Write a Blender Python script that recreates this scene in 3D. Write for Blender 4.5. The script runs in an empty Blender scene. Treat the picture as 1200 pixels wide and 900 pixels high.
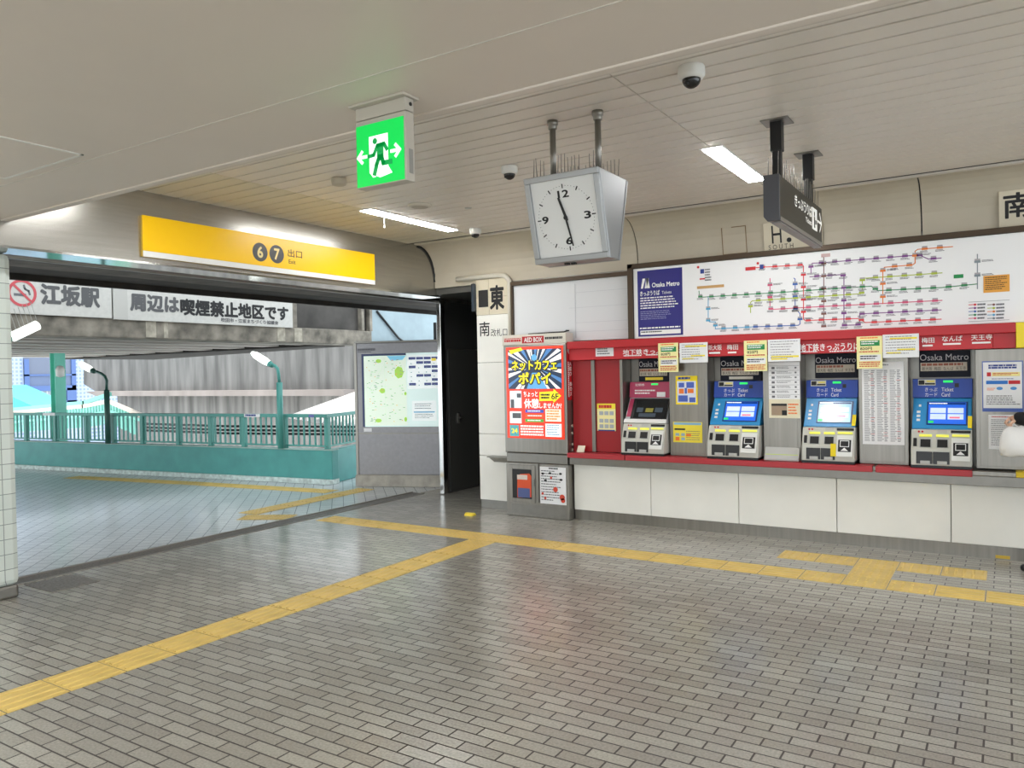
import bpy, bmesh, math, random
from mathutils import Vector, Matrix

# ------------------------------------------------------------------ camera, world, sun, exposure
SC = bpy.context.scene
COL = SC.collection
CAM_H = 1.6
F_PX, YAW, PIT, ROL = 910.138642, -0.568590232, -0.0148892068, -0.0200077871
_cy, _sy = math.cos(YAW), math.sin(YAW)
FWD = Vector((_sy*math.cos(PIT), _cy*math.cos(PIT), math.sin(PIT)))
_r0 = Vector((_cy, -_sy, 0)); _u0 = _r0.cross(FWD)
RGT = _r0*math.cos(ROL) + _u0*math.sin(ROL)
UPV = -_r0*math.sin(ROL) + _u0*math.cos(ROL)
CAMP = Vector((0, 0, CAM_H))
cd = bpy.data.cameras.new('camera'); cam = bpy.data.objects.new('camera', cd); COL.objects.link(cam)
cd.sensor_fit = 'HORIZONTAL'; cd.sensor_width = 36.0; cd.lens = F_PX/1200*36.0
cd.clip_start = 0.05; cd.clip_end = 500
cam.matrix_world = Matrix(((RGT.x, UPV.x, -FWD.x, 0), (RGT.y, UPV.y, -FWD.y, 0), (RGT.z, UPV.z, -FWD.z, CAM_H), (0, 0, 0, 1)))
SC.camera = cam
SC.view_settings.view_transform = 'Standard'; SC.view_settings.look = 'None'
SC.view_settings.gamma = 1.0; SC.view_settings.use_curve_mapping = False
SC.view_settings.exposure = 0.12
SKY_STRENGTH = 2.6
SUN_STRENGTH = 5.0
LAMP = 44.0          # emission of the fluorescent diffusers
w = bpy.data.worlds.new('sky'); SC.world = w; w.use_nodes = True
_b = w.node_tree.nodes['Background']; _b.inputs[0].default_value = (0.88, 0.955, 1.0, 1); _b.inputs[1].default_value = SKY_STRENGTH
sl = bpy.data.lights.new('sun', 'SUN'); sl.energy = SUN_STRENGTH; sl.angle = math.radians(0.6); sl.color = (1.0, 0.97, 0.9)
so = bpy.data.objects.new('sun', sl); COL.objects.link(so)
so.rotation_euler = Vector((0.62, 0.12, -0.78)).to_track_quat('-Z', 'Y').to_euler()

# ------------------------------------------------------------------ helpers
def lin(c):
    c /= 255.0
    return c/12.92 if c <= 0.04045 else ((c+0.055)/1.055)**2.4
def hexc(h):
    h = h.lstrip('#'); return tuple(lin(int(h[i:i+2], 16)) for i in (0, 2, 4)) + (1,)
MATS = {}
def mat(name, h, rough=0.5, metal=0.0, emit=0.0, spec=0.5, noise=0.0, nscale=8.0, aniso=0.0, coat=0.0, stretch=None, bump=0.0):
    if name in MATS: return MATS[name]
    m = bpy.data.materials.new(name); m.use_nodes = True
    nt = m.node_tree; p = nt.nodes['Principled BSDF']
    c = hexc(h)
    p.inputs['Base Color'].default_value = c
    p.inputs['Roughness'].default_value = rough; p.inputs['Metallic'].default_value = metal
    p.inputs['Specular IOR Level'].default_value = spec
    if coat: p.inputs['Coat Weight'].default_value = coat; p.inputs['Coat Roughness'].default_value = 0.08
    if aniso: p.inputs['Anisotropic'].default_value = aniso
    if emit:
        p.inputs['Emission Color'].default_value = c; p.inputs['Emission Strength'].default_value = emit
    if noise or bump:
        tc = nt.nodes.new('ShaderNodeTexCoord'); mp = nt.nodes.new('ShaderNodeMapping'); nz = nt.nodes.new('ShaderNodeTexNoise')
        nz.inputs['Scale'].default_value = nscale; nz.inputs['Detail'].default_value = 6
        if stretch: mp.inputs['Scale'].default_value = stretch
        nt.links.new(tc.outputs['Object'], mp.inputs[0]); nt.links.new(mp.outputs[0], nz.inputs['Vector'])
        if noise:
            rp = nt.nodes.new('ShaderNodeValToRGB')
            rp.color_ramp.elements[0].position = 0.3; rp.color_ramp.elements[1].position = 0.7
            rp.color_ramp.elements[0].color = tuple(v*(1-noise) for v in c[:3]) + (1,)
            rp.color_ramp.elements[1].color = tuple(min(1, v*(1+noise)) for v in c[:3]) + (1,)
            nt.links.new(nz.outputs['Fac'], rp.inputs[0]); nt.links.new(rp.outputs[0], p.inputs['Base Color'])
        if bump:
            bp = nt.nodes.new('ShaderNodeBump'); bp.inputs['Strength'].default_value = bump; bp.inputs['Distance'].default_value = 0.01
            nt.links.new(nz.outputs['Fac'], bp.inputs['Height']); nt.links.new(bp.outputs[0], p.inputs['Normal'])
    MATS[name] = m
    return m

ORG = {}   # world origin of every root, so parts can be given in world coordinates
def link(o, parent=None):
    COL.objects.link(o)
    if parent is not None: o.parent = parent
    return o
def tag(o, label, cat, group=None):
    o['label'] = label; o['category'] = cat
    if group: o['group'] = group
    return o
def thing(name, loc, label, cat, group=None, rz=0.0):
    o = bpy.data.objects.new(name, None); o.empty_display_size = 0.1
    o.location = loc; o.rotation_euler = (0, 0, rz); link(o)
    ORG[o.name] = Vector(loc) if rz == 0.0 else Vector((0, 0, 0))
    return tag(o, label, cat, group)

class Plane:
    """A plane with a right axis, an up axis and an outward normal."""
    def __init__(s, O, ex, ev):
        s.O = Vector(O); s.ex = Vector(ex).normalized(); s.ev = Vector(ev).normalized(); s.n = s.ex.cross(s.ev)
    def p(s, u, v, d=0.0): return s.O + s.ex*u + s.ev*v + s.n*d
    def px(s, x, y):
        d = RGT*((x-600)/F_PX) - UPV*((y-450)/F_PX) + FWD
        k = (s.O-CAMP).dot(s.n)/d.dot(s.n); q = CAMP + d*k - s.O
        return q.dot(s.ex), q.dot(s.ev)
    def rpx(s, x0, y0, x1, y1):
        xm, ym = (x0+x1)/2, (y0+y1)/2
        return (s.px(x0, ym)[0], s.px(xm, y1)[1], s.px(x1, ym)[0], s.px(xm, y0)[1])
def PN(Y): return Plane((0, Y, 0), (1, 0, 0), (0, 0, 1))       # faces -y, u = x, v = z
def PE(X): return Plane((X, 0, 0), (0, 1, 0), (0, 0, 1))       # faces +x, u = y, v = z
def PZ(Z): return Plane((0, 0, Z), (1, 0, 0), (0, 1, 0))       # faces up
def sub(R, a, b, c, d):
    """Sub-rectangle of R by fractions, v counted from the top."""
    u0, v0, u1, v1 = R; w_, h_ = u1-u0, v1-v0
    return (u0+a*w_, v1-d*h_, u0+c*w_, v1-b*h_)

class MB:
    def __init__(s): s.v = []; s.f = []
    def add(s, vs, fs):
        n = len(s.v); s.v += [Vector(q) for q in vs]; s.f += [tuple(i+n for i in f) for f in fs]; return s
    def box(s, x0, x1, y0, y1, z0, z1):
        return s.add([(x, y, z) for z in (z0, z1) for (x, y) in ((x0, y0), (x1, y0), (x1, y1), (x0, y1))],
                     [(3, 2, 1, 0), (4, 5, 6, 7), (0, 1, 5, 4), (1, 2, 6, 5), (2, 3, 7, 6), (3, 0, 4, 7)])
    def rect(s, pl, R, t=0.002, off=0.0):
        u0, v0, u1, v1 = R
        vs = [pl.p(u, v, d) for d in (off, off+t) for (u, v) in ((u0, v0), (u1, v0), (u1, v1), (u0, v1))]
        return s.add(vs, [(3, 2, 1, 0), (4, 5, 6, 7), (0, 1, 5, 4), (1, 2, 6, 5), (2, 3, 7, 6), (3, 0, 4, 7)])
    def poly(s, pl, pts, t=0.002, off=0.0):
        n = len(pts)
        a = sum(pts[i][0]*pts[(i+1) % n][1]-pts[(i+1) % n][0]*pts[i][1] for i in range(n))
        if a < 0: pts = pts[::-1]
        vs = [pl.p(u, v, off) for u, v in pts] + [pl.p(u, v, off+t) for u, v in pts]
        fs = [tuple(range(n-1, -1, -1)), tuple(range(n, 2*n))] + [(i, (i+1) % n, n+(i+1) % n, n+i) for i in range(n)]
        return s.add(vs, fs)
    def line(s, pl, pts, wd, t=0.002, off=0.0):
        for a, b in zip(pts, pts[1:]):
            a = Vector(a); b = Vector(b); d = (b-a)
            if d.length < 1e-6: continue
            d.normalize(); n = Vector((-d.y, d.x))*wd/2; e = d*wd*0.35
            s.poly(pl, [tuple(a-e-n), tuple(b+e-n), tuple(b+e+n), tuple(a-e+n)], t, off)
        return s
    def disc(s, pl, u, v, r, t=0.002, off=0.0, n=24, r2=None):
        return s.poly(pl, [(u+r*math.cos(2*math.pi*i/n), v+(r2 or r)*math.sin(2*math.pi*i/n)) for i in range(n)], t, off)
    def ring(s, pl, u, v, r0, r1, t=0.002, off=0.0, n=32):
        for i in range(n):
            a, b = 2*math.pi*i/n, 2*math.pi*(i+1)/n
            s.poly(pl, [(u+r*math.cos(q), v+r*math.sin(q)) for r, q in ((r0, a), (r1, a), (r1, b), (r0, b))], t, off)
        return s
    def prism(s, axis, poly, a0, a1):
        n = len(poly)
        def mk(p, a):
            if axis == 'x': return (a, p[0], p[1])
            if axis == 'y': return (p[0], a, p[1])
            return (p[0], p[1], a)
        return s.add([mk(p, a0) for p in poly] + [mk(p, a1) for p in poly],
                     [tuple(range(n)), tuple(range(2*n-1, n-1, -1))] + [(i, n+i, n+(i+1) % n, (i+1) % n) for i in range(n)])
    def tube(s, pts, r, n=10):
        pts = [Vector(p) for p in pts]; base = len(s.v); rs = r if isinstance(r, (list, tuple)) else [r]*len(pts)
        up = Vector((0.13, 0.21, 0.97))
        for i, p in enumerate(pts):
            d = (pts[min(i+1, len(pts)-1)]-pts[max(i-1, 0)]).normalized()
            u_ = up if abs(d.dot(up)) < 0.95 else Vector((1, 0.1, 0))
            a = d.cross(u_).normalized(); b = d.cross(a)
            for k in range(n):
                q = 2*math.pi*k/n; s.v.append(p+(a*math.cos(q)+b*math.sin(q))*rs[i])
        for i in range(len(pts)-1):
            for k in range(n):
                s.f.append((base+i*n+k, base+i*n+(k+1) % n, base+(i+1)*n+(k+1) % n, base+(i+1)*n+k))
        s.f.append(tuple(base+k for k in range(n))); s.f.append(tuple(base+(len(pts)-1)*n+k for k in range(n-1, -1, -1)))
        return s
    def lathe(s, c, prof, n=24):
        base = len(s.v); c = Vector(c)
        for r, z in prof:
            for k in range(n):
                q = 2*math.pi*k/n; s.v.append(c+Vector((r*math.cos(q), r*math.sin(q), z)))
        for i in range(len(prof)-1):
            for k in range(n):
                s.f.append((base+i*n+k, base+i*n+(k+1) % n, base+(i+1)*n+(k+1) % n, base+(i+1)*n+k))
        s.f.append(tuple(base+k for k in range(n-1, -1, -1))); s.f.append(tuple(base+(len(prof)-1)*n+k for k in range(n)))
        return s
    def build(s, name, m, parent=None, bevel=0.0, smooth=False, seg=2):
        o0 = Vector((0, 0, 0))
        if parent is not None:
            q = parent
            while q.parent is not None: q = q.parent
            o0 = ORG.get(q.name, o0)
        me = bpy.data.meshes.new(name); me.from_pydata([tuple(v-o0) for v in s.v], [], s.f)
        bm = bmesh.new(); bm.from_mesh(me); bmesh.ops.recalc_face_normals(bm, faces=bm.faces)
        if bevel:
            es = [e for e in bm.edges if len(e.link_faces) == 2 and e.calc_face_angle(0) > 0.6]
            bmesh.ops.bevel(bm, geom=es, offset=bevel, segments=seg, profile=0.5, affect='EDGES', clamp_overlap=True)
        bm.to_mesh(me); bm.free()
        if smooth:
            for p in me.polygons: p.use_smooth = True
        me.materials.append(m)
        return link(bpy.data.objects.new(name, me), parent)

_TXT = {}
def glyphs(s, bold):
    k = (s, bold)
    if k not in _TXT:
        c = bpy.data.curves.new('tmp', 'FONT'); c.body = s; c.offset = bold; c.resolution_u = 3
        o = bpy.data.objects.new('tmp', c); COL.objects.link(o)
        dg = bpy.context.evaluated_depsgraph_get()
        me = bpy.data.meshes.new_from_object(o.evaluated_get(dg))
        vs = [(v.co.x, v.co.y) for v in me.vertices]; fs = [tuple(p.vertices) for p in me.polygons]
        bpy.data.objects.remove(o); bpy.data.curves.remove(c); bpy.data.meshes.remove(me)
        xs = [v[0] for v in vs]; ys = [v[1] for v in vs]
        _TXT[k] = (vs, fs, min(xs), max(xs), min(ys), max(ys))
    return _TXT[k]
def addtxt(mb, s, pl, R, off=0.003, bold=0.0, keep=False):
    vs, fs, x0, x1, y0, y1 = glyphs(s, 0.0)
    x0 -= bold; x1 += bold; y0 -= bold; y1 += bold
    u0, v0, u1, v1 = R; sx = (u1-u0)/(x1-x0); sy = (v1-v0)/(y1-y0)
    if keep: sx = sy = min(sx, sy)
    sh = [(0.0, 0.0)]
    if bold: sh += [(bold*math.cos(k*math.pi/4), bold*math.sin(k*math.pi/4)) for k in range(8)]
    for i, (dx, dy) in enumerate(sh): mb.add([pl.p(u0+(x+dx-x0)*sx, v0+(y+dy-y0)*sy, off+i*1e-5) for x, y in vs], fs)
    return mb
def txt(s, pl, R, m, parent, off=0.003, bold=0.0, keep=False, name='lettering'):
    return addtxt(MB(), s, pl, R, off, bold, keep).build(name, m, parent)
RND = random.Random(7)
def greek(pl, R, rows, m, parent, off=0.003, fill=0.5, lo=0.03, hi=0.12, ragged=0.3, name='small_print', mb=None):
    """Rows of small unreadable print as little bars."""
    own = mb is None
    mb = mb or MB(); u0, v0, u1, v1 = R; h = (v1-v0)/rows; w_ = u1-u0
    for i in range(rows):
        vt = v1-i*h; u = u0; end = u1-RND.random()*ragged*w_
        while u < end-0.01*w_:
            L = min(w_*(lo+RND.random()*(hi-lo)), end-u)
            mb.rect(pl, (u, vt-h*fill, u+L, vt), 0.0006, off); u += L+w_*0.018
    return mb.build(name, m, parent) if own else mb

# ------------------------------------------------------------------ materials
M_WHITE = mat('white panel', 'EFEDE5', 0.28, spec=0.5, noise=0.03, nscale=3)
M_STEEL = mat('brushed steel', '8A867F', 0.32, 0.85, noise=0.10, nscale=30, stretch=(1, 1, 0.05))
M_STEELH = mat('hairline steel', 'B4B1AA', 0.26, 0.92, noise=0.06, nscale=40, stretch=(0.05, 0.05, 1))
M_CHROME = mat('polished steel', 'C9C9C6', 0.10, 1.0)
M_DSTEEL = mat('dull steel', '85827C', 0.36, 0.8, noise=0.06, nscale=12)
M_DARK = mat('dark metal', '2C2C2D', 0.35, 0.4)
M_BLACK = mat('black', '0E0E10', 0.4)
M_INK = mat('black ink', '1A1A1C', 0.6)
M_GINK = mat('grey ink', '6B6B70', 0.7)
M_BLUEINK = mat('blue ink', '2A3F8A', 0.6)
M_REDINK = mat('red ink', 'C4262B', 0.6)
M_WINK = mat('white ink', 'F2F2F0', 0.6)
M_RED = mat('red enamel', 'B5161F', 0.38, spec=0.5)
M_REDD = mat('deep red panel', '9C141B', 0.42, spec=0.5)
M_PAPER = mat('white paper', 'E9E9EA', 0.7)
M_PAPERY = mat('pale yellow paper', 'EFE7A6', 0.7)
M_YEL = mat('yellow paper', 'F2D822', 0.7)
M_HIL = mat('highlighter yellow', 'F1DE3C', 0.7)
M_GREENP = mat('green print', '1E8A4A', 0.6)
M_ORAP = mat('orange print', 'EE7A2E', 0.6)
M_BEIGE = mat('beige cladding', 'C9BFAB', 0.42, spec=0.4, noise=0.05, nscale=2.5)
M_BTILE = mat('cream tile', 'DAD0B8', 0.35)
M_CEIL = mat('ceiling panel', 'E4DCD1', 0.36, spec=0.6)
M_CEILY = mat('cream ceiling panel', 'DAD2BC', 0.4, spec=0.5)
M_GAP = mat('panel gap', '3A3733', 0.9)
M_SOFF = mat('soffit paint', 'D8CDC1', 0.42, spec=0.5, noise=0.02, nscale=2)
M_TILEY = mat('yellow tactile', 'DDBE6C', 0.42, noise=0.10, nscale=5)
M_GREYP = mat('grey plastic', 'B9B9B5', 0.45)
M_CREAM = mat('cream plastic', 'C6C5BC', 0.45)
M_WHITEP = mat('white plastic', 'E6E6E2', 0.35)
M_GLOW = mat('lamp glow', 'FFFFFF', 0.5, emit=LAMP)
M_TEAL = mat('teal paint', '479692', 0.5, noise=0.10, nscale=4, bump=0.05)
M_TEALL = mat('teal railing paint', '4C968D', 0.45)
M_CONC = mat('weathered concrete', '6B6967', 0.85, noise=0.42, nscale=2.2, stretch=(1.4, 1.4, 0.18), bump=0.1)
M_CONCD = mat('dark stained concrete', '7C766C', 0.85, noise=0.6, nscale=4.5, bump=0.2)
M_UNDER = mat('dark underside and rib shade', '2E2A26', 0.9, noise=0.4, nscale=5)  # dark tone for undersides; on the deck it paints shade between the ribs

def brick_floor(name, c1, c2, mortar, bw, rh, rot=0.0, rough=0.26, ms=0.005):
    m = bpy.data.materials.new(name); m.use_nodes = True; nt = m.node_tree; p = nt.nodes['Principled BSDF']
    tc = nt.nodes.new('ShaderNodeTexCoord'); mp = nt.nodes.new('ShaderNodeMapping'); br = nt.nodes.new('ShaderNodeTexBrick')
    mp.inputs['Rotation'].default_value = (0, 0, rot)
    br.offset = 0.5; br.squash = 1.0
    for k, v in (('Scale', 1.0), ('Mortar Size', ms), ('Mortar Smooth', 0.2), ('Bias', 0.0), ('Brick Width', bw), ('Row Height', rh)): br.inputs[k].default_value = v
    br.inputs['Color1'].default_value = hexc(c1); br.inputs['Color2'].default_value = hexc(c2); br.inputs['Mortar'].default_value = hexc(mortar)
    nz = nt.nodes.new('ShaderNodeTexNoise'); nz.inputs['Scale'].default_value = 90; nz.inputs['Detail'].default_value = 4
    n2 = nt.nodes.new('ShaderNodeTexNoise'); n2.inputs['Scale'].default_value = 0.9; n2.inputs['Detail'].default_value = 5
    nt.links.new(tc.outputs['Object'], mp.inputs[0]); nt.links.new(mp.outputs[0], br.inputs['Vector'])
    nt.links.new(tc.outputs['Object'], nz.inputs['Vector']); nt.links.new(tc.outputs['Object'], n2.inputs['Vector'])
    def mixc(a, fac_node, lo, hi):
        mr = nt.nodes.new('ShaderNodeMapRange'); mr.inputs[1].default_value = 0.3; mr.inputs[2].default_value = 0.7
        mr.inputs[3].default_value = lo; mr.inputs[4].default_value = hi
        nt.links.new(fac_node.outputs['Fac'], mr.inputs[0])
        mx = nt.nodes.new('ShaderNodeMix'); mx.data_type = 'RGBA'; mx.blend_type = 'MULTIPLY'; mx.inputs['Factor'].default_value = 1.0
        nt.links.new(a, mx.inputs['A']); nt.links.new(mr.outputs[0], mx.inputs['B']); return mx.outputs['Result']
    c = mixc(br.outputs['Color'], nz, 0.84, 1.14); c = mixc(c, n2, 0.90, 1.08)
    nt.links.new(c, p.inputs['Base Color'])
    rr = nt.nodes.new('ShaderNodeMapRange'); rr.inputs[3].default_value = rough; rr.inputs[4].default_value = 0.8
    nt.links.new(br.outputs['Fac'], rr.inputs[0]); nt.links.new(rr.outputs[0], p.inputs['Roughness'])
    p.inputs['Specular IOR Level'].default_value = 0.6; p.inputs['Coat Weight'].default_value = 0.35; p.inputs['Coat Roughness'].default_value = 0.16
    inv = nt.nodes.new('ShaderNodeMath'); inv.operation = 'SUBTRACT'; inv.inputs[0].default_value = 1.0
    nt.links.new(br.outputs['Fac'], inv.inputs[1])
    ad = nt.nodes.new('ShaderNodeMath'); ad.operation = 'MULTIPLY_ADD'; ad.inputs[1].default_value = 0.06
    nt.links.new(nz.outputs['Fac'], ad.inputs[0]); nt.links.new(inv.outputs[0], ad.inputs[2])
    bp = nt.nodes.new('ShaderNodeBump'); bp.inputs['Strength'].default_value = 0.35; bp.inputs['Distance'].default_value = 0.004
    nt.links.new(ad.outputs[0], bp.inputs['Height']); nt.links.new(bp.outputs[0], p.inputs['Normal'])
    return m
M_FLOOR = brick_floor('grey brick paving', 'AEABA1', '9C988F', '443F3A', 0.2, 0.075)
M_FLOORO = brick_floor('grey diagonal paving', 'D4D7D9', 'C6CACD', '8F959B', 0.14, 0.14, rot=0.785, rough=0.30)

def struct(name, mb, m, parent=None, bevel=0.0, smooth=False):
    o = mb.build(name, m, parent, bevel, smooth)
    if parent is None: o['kind'] = 'structure'
    return o

# ------------------------------------------------------------------ large structure
LX, NY, CZ, SZ, BY = -5.98, 7.62, 3.15, 2.75, 2.72   # lintel face, north wall, ceiling, soffit height, soffit edge
struct('floor', MB().box(-6.70, 6.0, -6.0, 10.0, -0.1, 0.0), M_FLOOR)
struct('floor_passage', MB().box(-18.5, -6.70, -1.0, 10.5, -0.12, -0.002), M_FLOORO)
# slatted ceiling: boards running along x with narrow gaps
def slats(x0, x1, pitch, y0, y1, joints):
    mb = MB(); xs = [x0]+joints+[x1]
    y = y1; first = True
    while y > y0+0.01:
        a = max(y0, y-(0.068 if first else pitch)); first = False
        for p, q in zip(xs, xs[1:]): mb.box(p+0.003, q-0.003, a+0.008, y-0.008, CZ, CZ+0.018)
        y -= pitch
    return mb
SL = 0.16
struct('ceiling', slats(-5.05, 5.0, SL, 2.60, 7.30, [-1.745, 1.565]), M_CEIL, bevel=0.002)
struct('ceiling_strip', slats(LX, -5.055, SL, 2.60, 7.30, []), M_CEILY, bevel=0.002)
struct('ceiling_backing', MB().box(-6.34, 5.0, 2.6, 7.7, CZ+0.04, CZ+0.12), M_GAP)
struct('ceiling_soffit', MB().box(-6.34, 5.0, -5.0, BY, SZ, CZ+0.12).box(-6.34, 5.0, BY-0.02, BY+0.03, SZ-0.008, SZ+0.02), M_SOFF, bevel=0.006)
struct('trim_1', MB().box(LX, 5.0, BY+0.03, BY+0.045, SZ-0.004, SZ+0.05), mat('edge trim', 'CFC5BA', 0.5))
mbs = MB()
mbs.box(-6.0, 5.0, 2.245, 2.249, SZ-0.003, SZ)      # seam bead along the soffit
struct('trim_2', mbs, mat('soffit seam', 'C8C2B8', 0.5))
# north wall with cove
cove = [(7.30, CZ), (7.32, CZ-0.0)]
prof = [(7.30+0.32*math.sin(a), 2.75+0.40*math.cos(a)) for a in [i*math.pi/2/8 for i in range(9)]]
wallp = prof + [(7.62, 2.66), (7.80, 2.66), (7.80, CZ+0.02), (7.30, CZ+0.02)]
mbw = MB()
JX = [-5.98, -3.27, -0.62, 2.1, 5.0]
for a, b in zip(JX, JX[1:]): mbw.prism('x', wallp, a+0.006, b-0.006)
struct('wall_north_cove', mbw, M_BEIGE)
struct('wall_north', MB().box(-5.31, 5.0, NY, 7.80, 0.0, 2.66), M_DSTEEL)
struct('wall_cove_backing', MB().prism('x', [(y+0.012, z+0.004) for y, z in prof]+[(7.78, 2.74), (7.78, CZ)], LX, 5.0), M_BLACK)
struct('wall_left', MB().box(-6.75, -6.2, -5.0, 1.4, 0.0, 2.76), M_BEIGE)
# stainless lintel over the passage opening, with its polished underside
struct('wall_left_lintel', MB().box(-6.34, LX, 1.0, 7.70, 2.572, CZ+0.02), M_STEELH)
struct('trim_3', MB().box(-6.36, LX+0.004, 1.0, 7.74, 2.555, 2.573), M_CHROME)
struct('trim_4', MB().tube([(LX+0.004, 7.30+0.32*math.sin(a)+0.01, 2.74+0.40*math.cos(a)) for a in [i*math.pi/2/10 for i in range(11)]], 0.018, 8), M_BLACK, smooth=True)
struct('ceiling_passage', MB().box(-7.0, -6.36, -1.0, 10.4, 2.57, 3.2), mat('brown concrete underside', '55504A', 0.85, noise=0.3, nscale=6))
struct('ceiling_passage_recess', MB().box(-7.84, -7.0, -1.0, 10.4, 2.62, 3.2).box(-7.86, -7.80, -1.0, 10.4, 2.56, 3.2), M_UNDER)
struct('trim_5', MB().box(-6.40, -6.36, 1.0, 8.25, 2.54, 2.60), M_DSTEEL, bevel=0.006)
# tiled pillar at the left edge of the opening
def tile_mat():
    m = bpy.data.materials.new('pillar tiles'); m.use_nodes = True; nt = m.node_tree; p = nt.nodes['Principled BSDF']
    tc = nt.nodes.new('ShaderNodeTexCoord'); sp = nt.nodes.new('ShaderNodeSeparateXYZ')
    ad = nt.nodes.new('ShaderNodeMath'); ad.operation = 'ADD'; cb = nt.nodes.new('ShaderNodeCombineXYZ'); br = nt.nodes.new('ShaderNodeTexBrick')
    br.offset = 0.0
    for k, v in (('Scale', 1.0), ('Mortar Size', 0.003), ('Brick Width', 0.23), ('Row Height', 0.111)): br.inputs[k].default_value = v
    br.inputs['Color1'].default_value = hexc('D3DAD3'); br.inputs['Color2'].default_value = hexc('C9D2CB'); br.inputs['Mortar'].default_value = hexc('8C9490')
    nt.links.new(tc.outputs['Object'], sp.inputs[0]); nt.links.new(sp.outputs[0], ad.inputs[0]); nt.links.new(sp.outputs[1], ad.inputs[1])
    nt.links.new(ad.outputs[0], cb.inputs[0]); nt.links.new(sp.outputs[2], cb.inputs[1]); nt.links.new(cb.outputs[0], br.inputs['Vector'])
    nt.links.new(br.outputs['Color'], p.inputs['Base Color']); p.inputs['Roughness'].default_value = 0.22
    return m
struct('wall_left_pillar', MB().box(-6.78, -6.22, 1.4, 2.88, 0.09, 2.556), tile_mat(), bevel=0.05)
struct('baseboard_left', MB().box(-6.77, -6.23, 1.42, 2.87, 0.0, 0.10), M_DSTEEL, bevel=0.02)
# dark recess between post and column
M_CHAR = mat('charcoal panel', '4A4A48', 0.28, 0.3)
struct('wall_recess', MB().box(-6.44, -6.34, 8.24, 10.0, 0.0, 2.56), M_CHAR)
struct('wall_recess_back', MB().box(-6.44, -5.2, 10.0, 10.1, 0.0, 2.6), M_CHAR)
struct('wall_recess_right', MB().box(-5.31, -5.2, 7.80, 10.0, 0.0, 2.6), M_CHAR)
struct('ceiling_recess', MB().box(-6.44, -5.2, 7.72, 10.1, 2.60, 2.74).box(-6.34, -5.32, 7.66, 7.74, 2.585, 2.74), mat('grey bulkhead', '55544F', 0.4, 0.3))
d1 = struct('door_1', MB().box(-6.34, -6.325, 8.33, 9.6, 0.02, 1.92), mat('charcoal door', '50504D', 0.25, 0.3))
pl = PE(-6.325)
MB().rect(pl, (8.50, 0.92, 8.53, 1.06), 0.02).rect(pl, (8.505, 0.99, 8.56, 1.01), 0.05).build('door_handle', M_STEEL, d1)
MB().rect(pl, (8.33, 1.925, 9.6, 1.935), 0.006).build('door_frame', M_DSTEEL, d1)
struct('trim_6', MB().box(-6.37, -6.30, 8.14, 8.24, 0.0, 2.60), M_CHROME, bevel=0.012)
# column left of the ticket counter: white panels below, cream tiles above
mbc = MB()
for z0, z1 in ((0.10, 0.62), (0.624, 0.88), (0.884, 1.72), (1.724, 2.28)): mbc.box(-5.31, -4.83, 7.56, NY, z0, z1)
struct('wall_column', mbc, M_WHITE, bevel=0.004)
struct('baseboard_column', MB().box(-5.31, -4.80, 7.58, NY, 0.0, 0.10), M_DSTEEL)
mbt = MB()
P56 = PN(7.56)
for z0, z1 in ((2.284, 2.49), (2.494, 2.70)):
    for x0, x1 in ((-5.31, -5.13), (-5.126, -4.87)): mbt.box(x0, x1, 7.56, NY, z0, z1)
ct = struct('wall_column_tiles', mbt, M_BTILE, bevel=0.002)
tw = struct('trim_7', MB().tube([(-5.6, 7.57, 2.735), (-5.0, 7.57, 2.735), (-4.9, 7.57, 2.72), (-4.845, 7.57, 2.66), (-4.84, 7.57, 2.55), (-4.84, 7.57, 1.9)], 0.03, 10), mat('trim paint', 'D9D3C4', 0.4), smooth=True)
txt('東', P56, P56.rpx(574, 334, 591, 363), M_INK, ct, bold=0.035)
txt('南', P56, P56.rpx(562, 377, 574, 394), M_INK, ct, bold=0.01)
txt('改札口', P56, P56.rpx(575.5, 385, 594.5, 394), M_INK, ct)
MB().rect(P56, P56.rpx(561, 340, 572, 360), 0.004).build('black_square', M_DARK, ct)
cv = MB().prism('z', [(-5.31, 7.50), (-5.36, 7.53), (-5.38, 7.57), (-5.31, 7.56)], 2.33, 2.66).build('corner_sign', mat('slate plastic', '3A4450', 0.25), None, 0.004)
tag(cv, 'dark curved plate on the corner of the cream tiled column', 'sign')

# ------------------------------------------------------------------ ticket counter, canopy and steel cladding
P74 = PN(7.40)
REC = [(-3.37, -2.86), (-2.47, -1.937), (-1.60, -1.11), (-0.72, -0.227)]       # machine recesses
ctr = thing('ticket_counter', (-1.7, 7.4, 0), 'long ticket counter with white base panels and a red edged steel top along the wall', 'counter')
xs = [-3.96, -3.078, -2.183, -1.304, -0.412, 0.48, 1.37]
for a, b in zip(xs, xs[1:]):
    MB().box(a+0.003, b-0.003, 7.40, 7.46, 0.11, 0.60).build('base_panel', M_WHITE, ctr, 0.004)
MB().box(-3.96, 1.4, 7.42, 7.46, 0.0, 0.112).build('baseboard', M_STEEL, ctr)
MB().box(-3.96, 1.4, 7.44, 7.615, 0.10, 0.62).build('carcass', M_DARK, ctr)
MB().box(-3.96, 1.4, 7.30, 7.615, 0.69, 0.728).build('counter_top', M_STEEL, ctr, 0.004)
MB().box(-3.96, 1.4, 7.31, 7.44, 0.605, 0.69).build('counter_apron', M_DSTEEL, ctr, 0.004)
for a, b in ((-3.96, -3.30), (-3.29, -0.99), (-0.965, -0.25)):
    MB().box(a, b, 7.255, 7.42, 0.682, 0.735).build('red_edge', mat('counter red', 'B03038', 0.4), ctr, 0.006)
MB().box(0.045, 0.3, 7.28, 7.42, 0.69, 0.737).build('yellow_edge', mat('counter yellow', 'E2C21F', 0.5), ctr, 0.006)
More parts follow.
